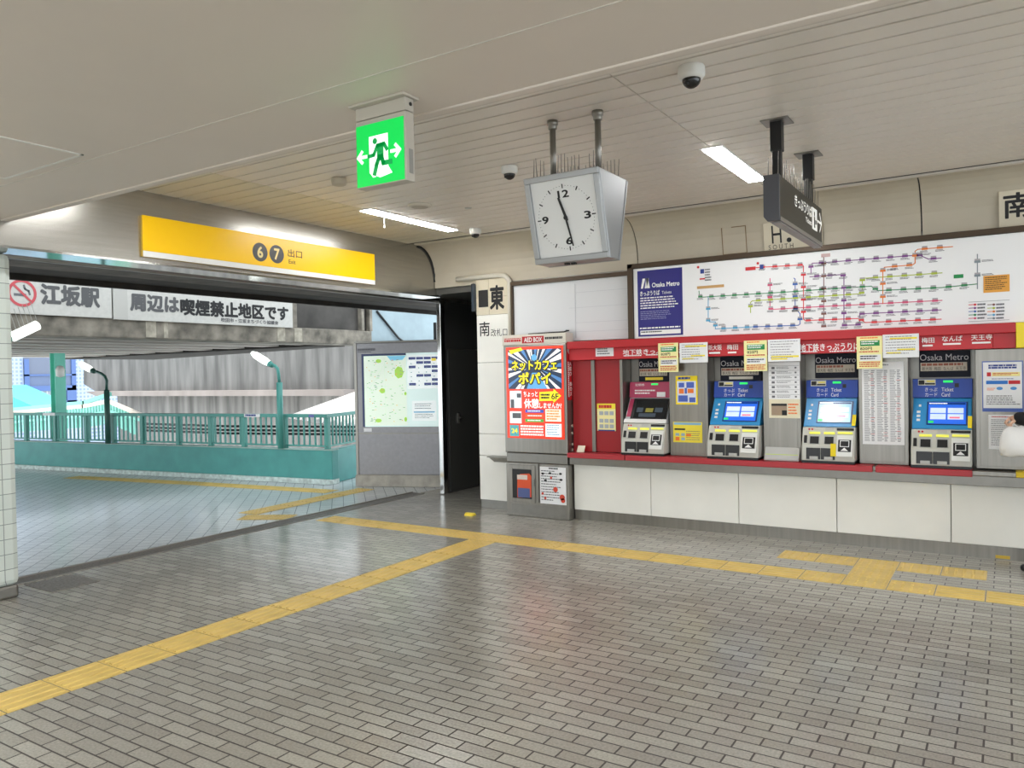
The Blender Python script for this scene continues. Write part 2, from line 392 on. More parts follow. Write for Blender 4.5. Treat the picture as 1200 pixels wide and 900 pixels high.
MB().box(-0.10, 0.0, 7.414, 7.42, 0.01, 0.035).build('yellow_mark', mat('worn yellow paint', 'C9A83A', 0.6), ctr)
cl = thing('steel_cladding', (-1.7, 7.4, 0.73), 'brushed steel cladding panels between the ticket machines', 'cladding')
for a, b in ((-2.86, -2.47), (-1.937, -1.60), (-1.11, -0.72), (-0.227, 1.4)):
    MB().box(a, b, 7.40, 7.61, 0.738, 1.712).build('steel_panel', M_STEEL, cl, 0.004)
    MB().rect(P74, (a+0.03, 0.76, b-0.03, 1.50), 0.006).build('access_plate', M_STEEL, cl, 0.002)
MB().box(-3.40, -3.37, 7.40, 7.61, 0.738, 1.712).build('steel_panel', M_STEEL, cl, 0.004)
rp = thing('red_wall_panel', (-3.6, 7.4, 0.73), 'deep red wall panels between the defibrillator box and the first machine', 'panel')
MB().box(-3.96, -3.73, 7.41, 7.61, 0.738, 1.712).build('narrow_panel', M_REDD, rp, 0.003)
MB().box(-3.70, -3.40, 7.43, 7.61, 0.738, 1.712).build('wide_panel', M_REDD, rp, 0.003)
MB().box(-3.735, -3.695, 7.405, 7.60, 0.738, 1.712).build('mullion', M_STEEL, rp, 0.003)
# red canopy strip over the machines
P735 = PN(7.34)
cn = thing('red_canopy', (-1.7, 7.34, 1.7), 'red canopy strip with white Japanese station lettering above the ticket machines', 'sign')
MB().box(-3.96, 0.055, 7.30, 7.60, 1.835, 1.915).build('top_rail', M_RED, cn, 0.006)
MB().box(-3.96, -0.10, 7.34, 7.60, 1.715, 1.835).build('band', mat('banner red', 'C02029', 0.4), cn, 0.003)
MB().box(-0.10, 0.055, 7.335, 7.60, 1.714, 1.835).build('end_block', M_RED, cn, 0.003)
MB().box(0.055, 0.5, 7.30, 7.60, 1.714, 1.915).build('yellow_band', mat('banner yellow', 'EBD21E', 0.4), cn, 0.004)
def ctx(s, x0, y0, x1, y1, par, m=M_WINK, pl=P735, **k): return txt(s, pl, pl.rpx(x0, y0, x1, y1), m, par, **k)
ctx('地下鉄きっぷうりば', 730, 408.5, 801, 415, cn, bold=0.012)
ctx('地下鉄きっぷうりば', 937, 402, 1008, 411, cn, bold=0.012)
for (s, a, y, ww) in (('新大阪', 830, 404, 16), ('梅田', 852, 403.5, 13), ('なんば', 875, 402.5, 17), ('天王寺', 902, 401.5, 17), ('新大阪', 1057, 396, 16), ('梅田', 1080, 395.5, 15), ('なんば', 1104, 393.5, 24), ('天王寺', 1138, 392, 25)):
    ctx(s, a, y, a+ww, y+6.5, cn, bold=0.01)
    q = P735.rpx(a+1, y+8.5, a+ww-2, y+10.6)
    MB().rect(P735, q, 0.001, 0.002).build('number_plate', M_WINK, cn)
g = MB()
for a, b, y in ((731, 752, 417.5), (757, 775, 416.5), (938, 958, 413), (972, 1003, 412.2)): greek(P735, P735.rpx(a, y-1.5, b, y), 1, None, None, mb=g, fill=0.9, ragged=0.05)
g.build('small_print', M_WINK, cn)
s0 = MB().rect(P735, P735.rpx(698, 407, 719, 417.5), 0.002).build('white_sticker', M_PAPER, cn)
greek(P735, P735.rpx(700, 408, 717, 416.5), 3, M_GINK, s0)

# ------------------------------------------------------------------ ticket machines
def machine(i, label):
    a, b = REC[i]; xc = (a+b)/2; hw = (b-a)/2-0.025
    pink = i == 0
    hdr = mat('machine pink', 'B23A5E', 0.35) if pink else mat('machine blue', '1D46A6', 0.35)
    scr = mat('machine light panel', 'B9BCBE', 0.4) if pink else mat('machine cyan', '2E8FC9', 0.35)
    t = thing('ticket_machine', (xc, 7.40, 0.738), label, 'ticket machine', 'ticket machines in the counter recesses')
    Z0 = 0.738
    L, R_ = xc-hw, xc+hw
    yb, zb = 7.285, Z0                                      # bottom front
    MB().prism('x', [(yb, zb), (yb, zb+0.02), (7.60, zb+0.02), (7.60, zb)], L, R_).build('plinth', M_BLACK, t)
    low = [(yb, zb+0.02), (yb+0.01, zb+0.15), (yb+0.07, zb+0.315), (7.60, zb+0.315), (7.60, zb+0.02)]
    lo = MB().prism('x', low, L, R_).build('coin_unit', M_CREAM, t, 0.006)
    sc_ = [(yb+0.075, zb+0.318), (7.52, zb+0.57), (7.60, zb+0.57), (7.60, zb+0.318)]
    so_ = MB().prism('x', sc_, L+0.004, R_-0.004).build('screen_panel', scr, t, 0.004)
    he = MB().prism('x', [(7.515, zb+0.573), (7.535, zb+0.735), (7.60, zb+0.735), (7.60, zb+0.573)], L-0.002, R_+0.002).build('header_panel', hdr, t, 0.004)
    # header details
    ph = Plane((L, 7.515, zb+0.573), (1, 0, 0), (0, 0.02, 0.162)); W = 2*hw; H = 0.163
    def r(x0, v0, x1, v1): return (x0*W, v0*H, x1*W, v1*H)
    MB().rect(ph, r(0.52, 0.80, 0.68, 0.91), 0.002, 0.001).build('arrow_light', mat('green led', '22E060', 0.4, emit=0.7), he)
    if pink:
        txt('定期券', ph, r(0.13, 0.74, 0.36, 0.90), M_WINK, he)
        greek(ph, r(0.13, 0.16, 0.62, 0.50), 2, M_WINK, he)
        MB().rect(ph, r(0.66, 0.05, 0.86, 0.36), 0.001, 0.001).build('sticker', M_PAPER, he)
        MB().rect(ph, r(0.05, -0.14, 0.16, -0.02), 0.004, -0.01).build('card_reader', M_BLACK, he)
    else:
        k = MB().rect(ph, r(0.09, 0.66, 0.39, 0.97), 0.0015, 0.001).build('sticker', mat('camera sticker', 'D8D6C4', 0.5), he)
        MB().rect(ph, r(0.10, 0.70, 0.20, 0.93), 0.001, 0.003).rect(ph, r(0.21, 0.70, 0.38, 0.78), 0.001, 0.003).build('sticker_print', M_INK, k)
        MB().rect(ph, r(0.24, 0.84, 0.37, 0.90), 0.001, 0.003).build('sticker_stripe', M_HIL, k)
        MB().rect(ph, r(0.71, 0.55, 0.78, 0.76), 0.004, 0.0).build('camera_eye', M_BLACK, he)
        txt('きっぷ', ph, r(0.21, 0.34, 0.42, 0.54), M_WINK, he); txt('Ticket', ph, r(0.49, 0.34, 0.69, 0.54), M_WINK, he)
        txt('カード', ph, r(0.21, 0.07, 0.42, 0.27), M_WINK, he); txt('Card', ph, r(0.49, 0.07, 0.63, 0.27), M_WINK, he)
    # screen
    dv = Vector((0, 7.52-(yb+0.075), 0.252)); H2 = dv.length
    ps = Plane((L, yb+0.075, zb+0.318), (1, 0, 0), dv)
    def r2(x0, v0, x1, v1): return (x0*W, v0*H2, x1*W, v1*H2)
    if pink:
        MB().rect(ps, r2(0.03, 0.25, 0.13, 0.97), 0.003).build('pink_strip', hdr, so_)
        MB().rect(ps, r2(0.13, 0.16, 0.99, 0.97), 0.006).build('screen_bezel', M_BLACK, so_, 0.002)
        sd = MB().rect(ps, r2(0.20, 0.20, 0.95, 0.90), 0.001, 0.006).build('screen', mat('dim screen', '14181C', 0.15), so_)
        MB().rect(ps, r2(0.25, 0.42, 0.40, 0.60), 0.001, 0.008).rect(ps, r2(0.68, 0.42, 0.86, 0.60), 0.001, 0.008).rect(ps, r2(0.32, 0.24, 0.72, 0.38), 0.001, 0.008).build('button_grey', mat('dim button', '3A444E', 0.3, emit=0.3), sd)
        MB().rect(ps, r2(0.46, 0.42, 0.64, 0.58), 0.001, 0.008).build('button_yellow', mat('dim yellow button', '77712F', 0.3, emit=0.4), sd)
        MB().rect(ps, r2(0.0, 0.0, 1.0, 0.15), 0.012).build('ledge', M_WHITEP, so_, 0.003)
    else:
        MB().rect(ps, r2(0.25, 0.13, 0.93, 0.88), 0.006).build('screen_bezel', mat('screen bezel', '15336E', 0.3), so_, 0.002)
        bright = i == 2
        sd = MB().rect(ps, r2(0.275, 0.16, 0.90, 0.85), 0.001, 0.006).build('screen', mat('pale screen', 'A6D2E8', 0.15, emit=0.30) if bright else mat('blue screen', '2A66D8', 0.15, emit=0.45), so_)
        bt = MB()
        for bx in (0.31, 0.60):
            for bv in (0.30, 0.50): bt.rect(ps, r2(bx, bv, bx+0.26, bv+0.17), 0.001, 0.008)
        bt.build('touch_button', mat('button pale', 'D4E4F4', 0.2, emit=0.3), sd)
        MB().rect(ps, r2(0.28, 0.78, 0.89, 0.83), 0.001, 0.008).build('title_bar', mat('screen title', '0E2A66', 0.2, emit=0.3), sd)
        greek(ps, r2(0.29, 0.785, 0.60, 0.825), 1, mat('screen white', 'F4F8FF', 0.2, emit=1.0), sd, off=0.010, fill=0.7, name='title_print')
        MB().rect(ps, r2(0.28, 0.18, 0.37, 0.25), 0.001, 0.008).build('green_button', mat('screen green', '2DBF5A', 0.2, emit=0.8), sd)
        MB().rect(ps, r2(0.63, 0.33, 0.80, 0.38), 0.001, 0.010).build('red_print', mat('screen red', 'D06A80', 0.2, emit=0.8), sd)
        for q in (0.25, 0.38, 0.51): MB().rect(ps, r2(0.08, q, 0.14, q+0.07), 0.004).build('key', M_WHITEP, so_)
        MB().rect(ps, r2(0.11, 0.72, 0.15, 0.79), 0.002).build('pictogram', M_WINK, so_)
        if i >= 2:
            MB().rect(ps, r2(0.93, 0.05, 1.0, 0.42), 0.006).build('yellow_tag', M_YEL, so_)
    # coin unit: sloped upper face and near vertical lower face
    pa = Plane((L, yb+0.01, zb+0.15), (1, 0, 0), (0, 0.06, 0.165)); HA = math.hypot(0.06, 0.165)
    pb = Plane((L, yb, zb+0.02), (1, 0, 0), (0, 0.01, 0.13)); HB = math.hypot(0.01, 0.13)
    def ra(x0, v0, x1, v1): return (x0*W, v0*HA, x1*W, v1*HA)
    def rb(x0, v0, x1, v1): return (x0*W, v0*HB, x1*W, v1*HB)
    lip = mat('lit slot yellow', 'E8E85A', 0.4, emit=0.35)
    MB().rect(pa, ra(0.66, 0.84, 0.98, 0.96), 0.004).build('card_slot', M_BLACK, lo)
    MB().rect(pa, ra(0.44, 0.82, 0.60, 0.97), 0.004).build('keypad', M_GREYP, lo)
    ll = MB()
    for bx in (0.10, 0.16): ll.disc(pa, (bx+0.03)*W, 0.88*HA, 0.008, 0.006)
    ll.build('indicator_lamp', M_REDINK, lo)
    for bx in (0.14, 0.42):
        MB().rect(pa, ra(bx, 0.10, bx+0.21, 0.66), 0.006).build('slot_frame', M_GREYP, lo, 0.002)
        MB().rect(pa, ra(bx+0.02, 0.12, bx+0.19, 0.50), 0.003, 0.005).build('slot_opening', M_BLACK, lo)
        MB().rect(pa, ra(bx, 0.62, bx+0.21, 0.74), 0.014).build('slot_lip', lip, lo, 0.003)
        MB().rect(pb, rb(bx-0.05, 0.10, bx+0.22, 0.88), 0.005).build('return_tray', M_DARK, lo, 0.002)
        MB().rect(pb, rb(bx+0.02, 0.10, bx+0.18, 0.30), 0.016).build('tray_lip', M_GREYP, lo, 0.002)
    MB().rect(pa, ra(0.04, 0.15, 0.10, 0.55), 0.012).build('coin_guide', M_BLACK, lo, 0.003)
    MB().rect(pa, ra(0.67, -0.50, 0.97, 0.60), 0.004).build('reader_panel', M_WHITEP, lo, 0.003)
    MB().rect(pa, ra(0.68, 0.66, 0.96, 0.76), 0.012).build('note_slot_lip', lip, lo, 0.003)
    MB().rect(pa, ra(0.70, -0.26, 0.94, 0.36), 0.010).build('card_reader', M_BLACK if not pink else M_DARK, lo, 0.003)
    u0, v0, u1, v1 = ra(0.74, 0.0, 0.90, 0.30)
    MB().line(pa, [(u0, v0), (u1, v0), (u1, v1), (u0, v1), (u0, v0)], 0.006, 0.001, 0.0105).build('reader_mark', M_WINK, lo)
    MB().poly(pa, [(0.75*W, -0.22*HA), (0.89*W, -0.22*HA), (0.82*W, -0.05*HA)], 0.001, 0.0105).build('reader_arrow', M_WINK, lo)
    if i == 2: MB().rect(pb, rb(0.56, 0.35, 0.66, 1.20), 0.012).build('yellow_tag', M_YEL, lo)
    # illuminated name box over the machine
    return t, (xc, hw)
MLAB = ['pink headed ticket machine with a dark screen beside the red wall panel',
        'blue ticket machine with a dark blue touch screen, second from the red panel',
        'blue ticket machine whose touch screen glows pale white, beside the long fare list',
        'blue ticket machine at the right end, beside the steel panel with blue framed poster']
for i in range(4): machine(i, MLAB[i])
P757 = PN(7.54)
NLAB = ['dark lettered name box above the pink ticket machine, yellow strip below', 'dark Osaka Metro name box above the second machine, partly behind a yellow notice',
        'dark lettered name box above the pale screened machine', 'dark Osaka Metro name box with full lettering above the rightmost machine']
M_NAVY = mat('name box navy', '0F1322', 0.5, spec=0.2)
for i, (nx0, nx1, ny0, ny1) in enumerate(((748.5, 784, 420, 447), (844, 892, 419, 446), (955, 1004.5, 415, 443), (1077, 1137, 411, 442))):
    R = P757.rpx(nx0, ny0, nx1, ny1)
    t = thing('machine_name_box', ((R[0]+R[2])/2, 7.54, R[1]), NLAB[i], 'sign', 'name boxes over the ticket machines')
    MB().box(R[0], R[2], 7.54, 7.612, R[1], min(R[3]+0.02, 1.711)).build('box', M_NAVY, t, 0.003)
    txt('Osaka Metro', P757, sub(R, 0.02, 0.12, 0.97, 0.36), mat('name grey', 'B8B8BC', 0.5), t)
    st = MB().rect(P757, sub(R, 0.03, 0.44, 0.94, 0.76), 0.002).build('station_strip', mat('station strip', 'C6BDAC', 0.5), t)
    greek(P757, sub(R, 0.05, 0.47, 0.92, 0.57), 1, mat('brown ink', '9A5A48', 0.6), st, fill=0.9)
    txt('新大阪  梅田  なんば  天王寺', P757, sub(R, 0.06, 0.60, 0.92, 0.74), M_INK, st)
    if i < 2: MB().rect(P757, sub(R, 0.22, 0.82, 0.80, 0.94), 0.002).build('lower_strip', mat('strip yellow', 'C9B32A', 0.5, emit=0.2) if i == 0 else mat('strip cream', 'C9C6BA', 0.5), t)
# small shelf and sign between the second and third machines
t = thing('leaflet_ledge', (-1.77, 7.38, 0.73), 'low slanted grey ledge with a green strip between the second and third machines', 'ledge')
MB().prism('x', [(7.33, 0.738), (7.33, 0.76), (7.39, 0.86), (7.39, 0.738)], -1.92, -1.61).build('ledge', M_GREYP, t, 0.004)
pe = Plane((-1.92, 7.33, 0.76), (1, 0, 0), (0, 0.07, 0.10)); q = MB().rect(pe, (0.01, 0.035, 0.30, 0.085), 0.002, 0.001).build('green_strip', mat('pale green', 'C3D96B', 0.6), t)
greek(pe, (0.02, 0.045, 0.28, 0.075), 1, M_GREENP, q)
MB().rect(pe, (0.09, 0.098, 0.24, 0.112), 0.003, 0.001).build('white_tab', M_PAPER, t)

# ------------------------------------------------------------------ papers and notices on the ticket wall
def paper(name, label, pl, box, m=M_PAPER, group=None, t=0.003):
    R = pl.rpx(*box); o = thing(name, tuple(pl.p((R[0]+R[2])/2, R[1])), label, 'notice', group)
    MB().rect(pl, R, t).build('sheet', m, o); return o, R
PF = PN(7.297)
for (x0, y0, x1, y1, lab) in ((771.5, 402, 795, 436, 'pale yellow fare notice hanging from the red canopy above the pink ticket machine'),
                             (872, 399, 899, 435, 'pale yellow fare notice hanging from the red canopy above the second machine'),
                             (1004, 394, 1034, 432, 'pale yellow 820 yen notice hanging from the canopy above the pale screened machine')):
    o, R = paper('fare_notice', lab, PF, (x0, y0, x1, y1), M_PAPERY, 'pale yellow notices on the canopy')
    MB().rect(PF, sub(R, 0.14, 0.13, 0.90, 0.30), 0.001, 0.003).build('green_heading', M_GREENP, o)
    greek(PF, sub(R, 0.18, 0.15, 0.86, 0.28), 2, M_WINK, o, off=0.0045, name='heading_print', hi=0.2)
    txt('820円', PF, sub(R, 0.14, 0.33, 0.60, 0.43), M_INK, o, bold=0.02)
    greek(PF, sub(R, 0.14, 0.03, 0.9, 0.11), 1, M_ORAP, o)
    greek(PF, sub(R, 0.10, 0.46, 0.95, 0.53), 1, M_REDINK, o)
    MB().rect(PF, sub(R, 0.12, 0.57, 0.94, 0.76), 0.001, 0.003).build('white_field', M_PAPER, o)
    greek(PF, sub(R, 0.14, 0.60, 0.92, 0.74), 2, M_INK, o, off=0.0045, hi=0.2)
    greek(PF, sub(R, 0.10, 0.79, 0.95, 0.97), 3, M_REDINK, o, hi=0.2, ragged=0.1)
for n, (x0, y0, x1, y1, lab) in enumerate(((796.5, 401.5, 829.5, 425, 'white notice with yellow highlighting right of the first fare notice'),
                             (900, 397.5, 938, 423.5, 'white notice with one highlighted line right of the second fare notice'),
                             (1034.5, 391.5, 1077, 419, 'white notice with four highlighted lines above the long fare list'))):
    o, R = paper('white_notice', lab, PF, (x0, y0, x1, y1), M_PAPER, 'white notices on the canopy')
    hs = ((0.14, 0.22, 0.2, 0.95), (0.62, 0.70, 0.4, 0.9), (0.76, 0.84, 0.1, 0.5)) if n != 1 else ((0.74, 0.82, 0.1, 0.95), (0.85, 0.92, 0.1, 0.6))
    h = MB()
    for a, b, c, d in hs: h.rect(PF, sub(R, c, a, d, b), 0.0006, 0.003)
    h.build('highlight', M_HIL, o)
    greek(PF, sub(R, 0.08, 0.08, 0.94, 0.92), 7, mat('faint ink', '9A9A9E', 0.7), o, off=0.004, fill=0.3)
P739 = PN(7.392)
o, R = paper('travel_poster', 'yellow edged poster with orange and blue print beside the pink ticket machine', P739, (792, 440.5, 817.5, 474), M_YEL)
MB().rect(P739, sub(R, 0.07, 0.18, 0.93, 0.94), 0.001, 0.003).build('picture_field', mat('poster pale', 'D9DEE8', 0.6), o)
greek(P739, sub(R, 0.12, 0.04, 0.9, 0.14), 1, M_BLUEINK, o, hi=0.2, fill=0.8)
h = MB()
for a, b, c, d in ((0.15, 0.45, 0.38, 0.62), (0.55, 0.45, 0.82, 0.60)): h.rect(P739, sub(R, a, b, c, d), 0.001, 0.0042)
h.build('orange_picture', M_ORAP, o)
h = MB()
for a, b, c, d in ((0.14, 0.24, 0.40, 0.40), (0.50, 0.22, 0.85, 0.42), (0.12, 0.68, 0.55, 0.90), (0.62, 0.75, 0.90, 0.92), (0.42, 0.42, 0.52, 0.62)): h.rect(P739, sub(R, a, b, c, d), 0.001, 0.0041)
h.build('blue_picture', mat('poster blue', '4A62B8', 0.6), o)
o, R = paper('guide_card', 'yellow card with small red and blue boxes below the travel poster', P739, (789, 494.5, 823, 518.5), mat('card yellow', 'EBD840', 0.6))
MB().rect(P739, sub(R, 0.03, 0.03, 0.97, 0.14), 0.001, 0.003).build('blue_heading', mat('card blue', '7FB0CF', 0.6), o)
MB().rect(P739, sub(R, 0.05, 0.32, 0.42, 0.40), 0.001, 0.003).build('black_heading', M_INK, o)
h = MB()
for a, b in ((0.08, 0.55), (0.28, 0.55), (0.28, 0.76)): h.rect(P739, sub(R, a, b, a+0.13, b+0.14), 0.001, 0.003)
h.build('pictogram', mat('card pict', '8FA9B8', 0.6), o)
MB().rect(P739, sub(R, 0.08, 0.74, 0.22, 0.92), 0.001, 0.003).rect(P739, sub(R, 0.45, 0.58, 0.62, 0.70), 0.001, 0.003).build('red_mark', M_ORAP, o)
greek(P739, sub(R, 0.45, 0.44, 0.95, 0.94), 5, M_GINK, o, fill=0.3)
o, R = paper('guide_list', 'tall white operating guide with pictogram rows between the second and third machines', P739, (901, 424.5, 937.5, 490), M_PAPER)
h = MB()
for k in range(7):
    q = sub(R, 0.02, 0.06+k*0.086, 0.98, 0.064+k*0.086); h.rect(P739, q, 0.0008, 0.003)
    h.rect(P739, sub(R, 0.10, 0.08+k*0.086, 0.20, 0.12+k*0.086), 0.0008, 0.003); h.rect(P739, sub(R, 0.84, 0.085+k*0.086, 0.90, 0.115+k*0.086), 0.0008, 0.003)
    greek(P739, sub(R, 0.26, 0.08+k*0.086, 0.75, 0.125+k*0.086), 2, None, None, mb=h, fill=0.4)
h.build('row_print', M_GINK, o)
q = MB().rect(P739, sub(R, 0, 0.66, 1, 1), 0.001, 0.003).build('cream_field', mat('guide cream', 'E4DCC0', 0.6), o)
MB().rect(P739, sub(R, 0.08, 0.74, 0.58, 0.95), 0.001, 0.0042).build('photo_picture', mat('guide photo', 'A58F78', 0.6), q)
MB().rect(P739, sub(R, 0.08, 0.74, 0.58, 0.78), 0.001, 0.0055).rect(P739, sub(R, 0.42, 0.86, 0.58, 0.95), 0.001, 0.0055).build('dark_picture', M_INK, q)
greek(P739, sub(R, 0.62, 0.74, 0.95, 0.95), 4, M_ORAP, q, off=0.0045)
o, R = paper('fare_list', 'long white fare list of small station names beside the pale screened machine', P739, (1010.5, 424, 1059.5, 521), M_PAPER)
greek(P739, sub(R, 0.10, 0.03, 0.75, 0.055), 1, M_GINK, o)
for c in range(3):
    for (m, a, b) in ((mat('faint ink', '9A9A9E'), 0.05, 0.21), (M_GINK, 0.22, 0.31)): greek(P739, sub(R, a+c*0.31, 0.10, b+c*0.31, 0.97), 44, m, o, fill=0.45, lo=0.3, hi=0.7, ragged=0.4)
h = MB()
for c in range(3):
    for k in RND.sample(range(44), 9): greek(P739, sub(R, 0.20+c*0.31, 0.10+k*0.0198, 0.31+c*0.31, 0.11+k*0.0198), 1, None, None, mb=h, lo=0.4, hi=0.8, off=0.004)
h.build('red_print', M_REDINK, o)
o, R = paper('blue_framed_poster', 'blue framed payment poster on the steel panel at the right end', P739, (1151, 423, 1199, 482.5), mat('frame blue', '3F5BA8', 0.4))
MB().rect(P739, sub(R, 0.025, 0.02, 0.975, 0.93), 0.001, 0.003).build('white_field', M_PAPER, o)
greek(P739, sub(R, 0.16, 0.07, 0.86, 0.16), 2, M_BLUEINK, o, off=0.0045, hi=0.25, fill=0.75, ragged=0.1)
MB().rect(P739, sub(R, 0.24, 0.22, 0.93, 0.30), 0.0008, 0.0045).build('yellow_box', mat('poster butter', 'F2E59A', 0.6), o)
MB().rect(P739, sub(R, 0.12, 0.22, 0.22, 0.30), 0.0008, 0.0045).rect(P739, sub(R, 0.65, 0.385, 0.93, 0.455), 0.0008, 0.0045).build('red_box', M_REDINK, o)
greek(P739, sub(R, 0.27, 0.235, 0.9, 0.29), 2, M_REDINK, o, off=0.006)
MB().rect(P739, sub(R, 0.10, 0.385, 0.63, 0.455), 0.0008, 0.0045).build('blue_box', mat('poster sky', '2C72C4', 0.6), o)
greek(P739, sub(R, 0.24, 0.345, 0.78, 0.37), 1, M_BLUEINK, o, off=0.0045)
h = MB(); h.disc(P739, *(lambda r: ((r[0]+r[2])/2, (r[1]+r[3])/2))(sub(R, 0.36, 0.50, 0.50, 0.58)), 0.022, 0.001, 0.0045, r2=0.013); h.disc(P739, *(lambda r: ((r[0]+r[2])/2, (r[1]+r[3])/2))(sub(R, 0.70, 0.50, 0.84, 0.58)), 0.022, 0.001, 0.0045, r2=0.013)
h.build('card_picture', mat('poster card blue', '4C8FD0', 0.6), o)
greek(P739, sub(R, 0.12, 0.53, 0.34, 0.59), 2, M_ORAP, o, off=0.0045); greek(P739, sub(R, 0.10, 0.68, 0.95, 0.88), 5, M_GINK, o, off=0.0045, fill=0.4)
o, R = paper('posted_sheet', 'white printed sheet posted below the blue framed poster', P739, (1158.5, 486, 1189, 526.5), M_PAPER)
greek(P739, sub(R, 0.12, 0.05, 0.9, 0.1), 1, M_REDINK, o); greek(P739, sub(R, 0.10, 0.14, 0.9, 0.92), 14, M_GINK, o, fill=0.35)
P743 = PN(7.424)
o, R = paper('panel_notice', 'small yellow edged notice on the deep red wall panel', P743, (700, 473, 721.5, 505), M_PAPERY)
MB().rect(P743, sub(R, 0, 0, 1, 0.2), 0.001, 0.003).build('yellow_heading', M_HIL, o)
greek(P743, sub(R, 0.1, 0.05, 0.9, 0.17), 1, M_REDINK, o, off=0.0045, fill=0.9, hi=0.2)
h = MB()
for a in (0.12, 0.40, 0.68):
    for b in (0.28, 0.56, 0.76): h.rect(P743, sub(R, a, b, a+0.22, b+0.14), 0.0008, 0.003)
h.build('pictogram', mat('notice grey', 'A9AFB4', 0.6), o)
MB().rect(P743, sub(R, 0.05, 0.955, 0.95, 1.0), 0.001, 0.003).build('blue_foot', M_BLUEINK, o)
# folded card standing on the counter next to the box
t = MB().prism('x', [(7.33, 0.737), (7.345, 0.737), (7.375, 0.80), (7.37, 0.805)], -3.885, -3.80).build('folded_card', mat('cream card', 'DDD3BE', 0.6), None, 0.001)
tag(t, 'small cream folded card standing on the counter beside the red panel', 'card')

# ------------------------------------------------------------------ defibrillator box with lit poster
P729 = PN(7.29)
ab = thing('defibrillator_box', (-4.37, 7.29, 0), 'free standing steel defibrillator box with a lit red poster left of the ticket counter', 'cabinet')
MB().box(-4.765, -3.97, 7.29, 7.462, 0.71, 1.90).build('upper_case', M_STEEL, ab, 0.008)
MB().box(-4.775, -3.965, 7.285, 7.462, 1.90, 2.015).build('header', mat('header cream', 'D6D0C4', 0.4), ab, 0.008)
MB().box(-4.755, -3.98, 7.30, 7.462, 0.60, 0.705).build('waist_band', M_DSTEEL, ab, 0.006)
MB().box(-4.765, -3.97, 7.30, 7.462, 0.0, 0.598).build('lower_case', M_STEEL, ab, 0.006)
MB().rect(P729, (-4.70, 0.03, -4.02, 0.135), 0.004, -0.012).build('kick_plate', M_DSTEEL, ab, 0.003)
hp = MB().rect(P729, P729.rpx(612, 394, 637.5, 402), 0.002, 0.005).build('name_plate', M_RED, ab)
txt('AED BOX', P729, P729.rpx(614.5, 395.3, 635.5, 400.8), M_WINK, hp, off=0.008, bold=0.02)
greek(P729, P729.rpx(591.5, 398, 611, 401), 1, M_REDINK, ab, off=0.006, fill=0.9, ragged=0.02); greek(P729, P729.rpx(591.5, 396.4, 611, 397.4), 1, M_REDINK, ab, off=0.006, fill=0.9, ragged=0.02, name='red_rule')
greek(P729, P729.rpx(639, 394.5, 659.5, 397.5), 1, M_INK, ab, off=0.006, fill=0.9, ragged=0.02)
# lit poster
E_ = 0.42
def em(n, h): return mat('poster lit '+n, h, 0.25, emit=E_)
R = P729.rpx(594, 406, 661, 514)
po = MB().rect(P729, R, 0.006).build('poster', em('red', 'F2391B'), ab, 0.002)
top = sub(R, 0.04, 0.03, 0.97, 0.46)
MB().rect(P729, top, 0.001, 0.006).build('night_picture', em('navy', '27364F'), po)
h = MB(); hb = MB(); cx, cy = (top[0]+top[2])/2, (top[1]+top[3])/2+0.02
def ray_edge(q):
    dx, dy = math.cos(q), math.sin(q); k = 9
    if dx: k = min(k, ((top[2] if dx > 0 else top[0])-cx)/dx)
    if dy: k = min(k, ((top[3] if dy > 0 else top[1])-cy)/dy)
    return (cx+dx*k*0.995, cy+dy*k*0.995)
for k in range(26):
    q = 2*math.pi*k/26+RND.random()*0.1; wq = 0.03+RND.random()*0.06
    (h if k % 3 else hb).poly(P729, [(cx+0.10*math.cos(q), cy+0.07*math.sin(q)), ray_edge(q-wq), ray_edge(q+wq)], 0.0006, 0.0072)
h.build('white_rays', em('white', 'F4F1EE'), po); hb.build('blue_rays', em('blue', '4C7FB8'), po)
MB().poly(P729, [(cx-0.10, top[1]+0.002), (cx+0.16, top[1]+0.002), (cx+0.05, cy-0.06), (cx-0.03, cy-0.06)], 0.0006, 0.0079).disc(P729, cx, top[3]-0.09, 0.035, 0.0006, 0.0079).build('blue_aisle', em('sky', '5FA8DE'), po)
for s, bx in (('ネットカフェ', (600, 422, 653, 434)), ('ポパイ', (608, 436, 646, 450))):
    RR = P729.rpx(*bx)
    txt(s, P729, (RR[0]-0.008, RR[1]-0.016, RR[2]+0.012, RR[3]+0.006), mat('poster black', '101012', 0.3), po, off=0.0088, bold=0.13, name='title_shadow')
    txt(s, P729, RR, em('yellow', 'F7E91F'), po, off=0.0096, bold=0.035, name='title_lettering')
MB().poly(P729, [P729.px(*q) for q in ((597, 411), (611, 407.5), (613, 410.5), (599, 415))], 0.0006, 0.0088).build('yellow_flash', em('yellow', 'F7E91F'), po)
MB().rect(P729, P729.rpx(598, 458, 611.5, 478), 0.0006, 0.0066).rect(P729, P729.rpx(598, 482, 611.5, 496), 0.0006, 0.0066).build('photo_field', em('pale', 'E6EEF2'), po)
MB().rect(P729, P729.rpx(599, 468, 603, 478), 0.0006, 0.0074).rect(P729, P729.rpx(601, 484, 611, 490), 0.0006, 0.0074).rect(P729, P729.rpx(606, 461, 611, 466), 0.0006, 0.0074).build('photo_dark', em('grey', '4A4C52'), po)
txt('ちょっと', P729, P729.rpx(614, 458.5, 630.5, 465), em('white', 'F4F1EE'), po, off=0.0075, bold=0.03)
txt('休憩', P729, P729.rpx(614.5, 467, 632, 478.5), em('white', 'F4F1EE'), po, off=0.0075, bold=0.03)
txt('しませんか?', P729, P729.rpx(632.5, 472, 658.5, 478.5), em('white', 'F4F1EE'), po, off=0.0075, bold=0.03)
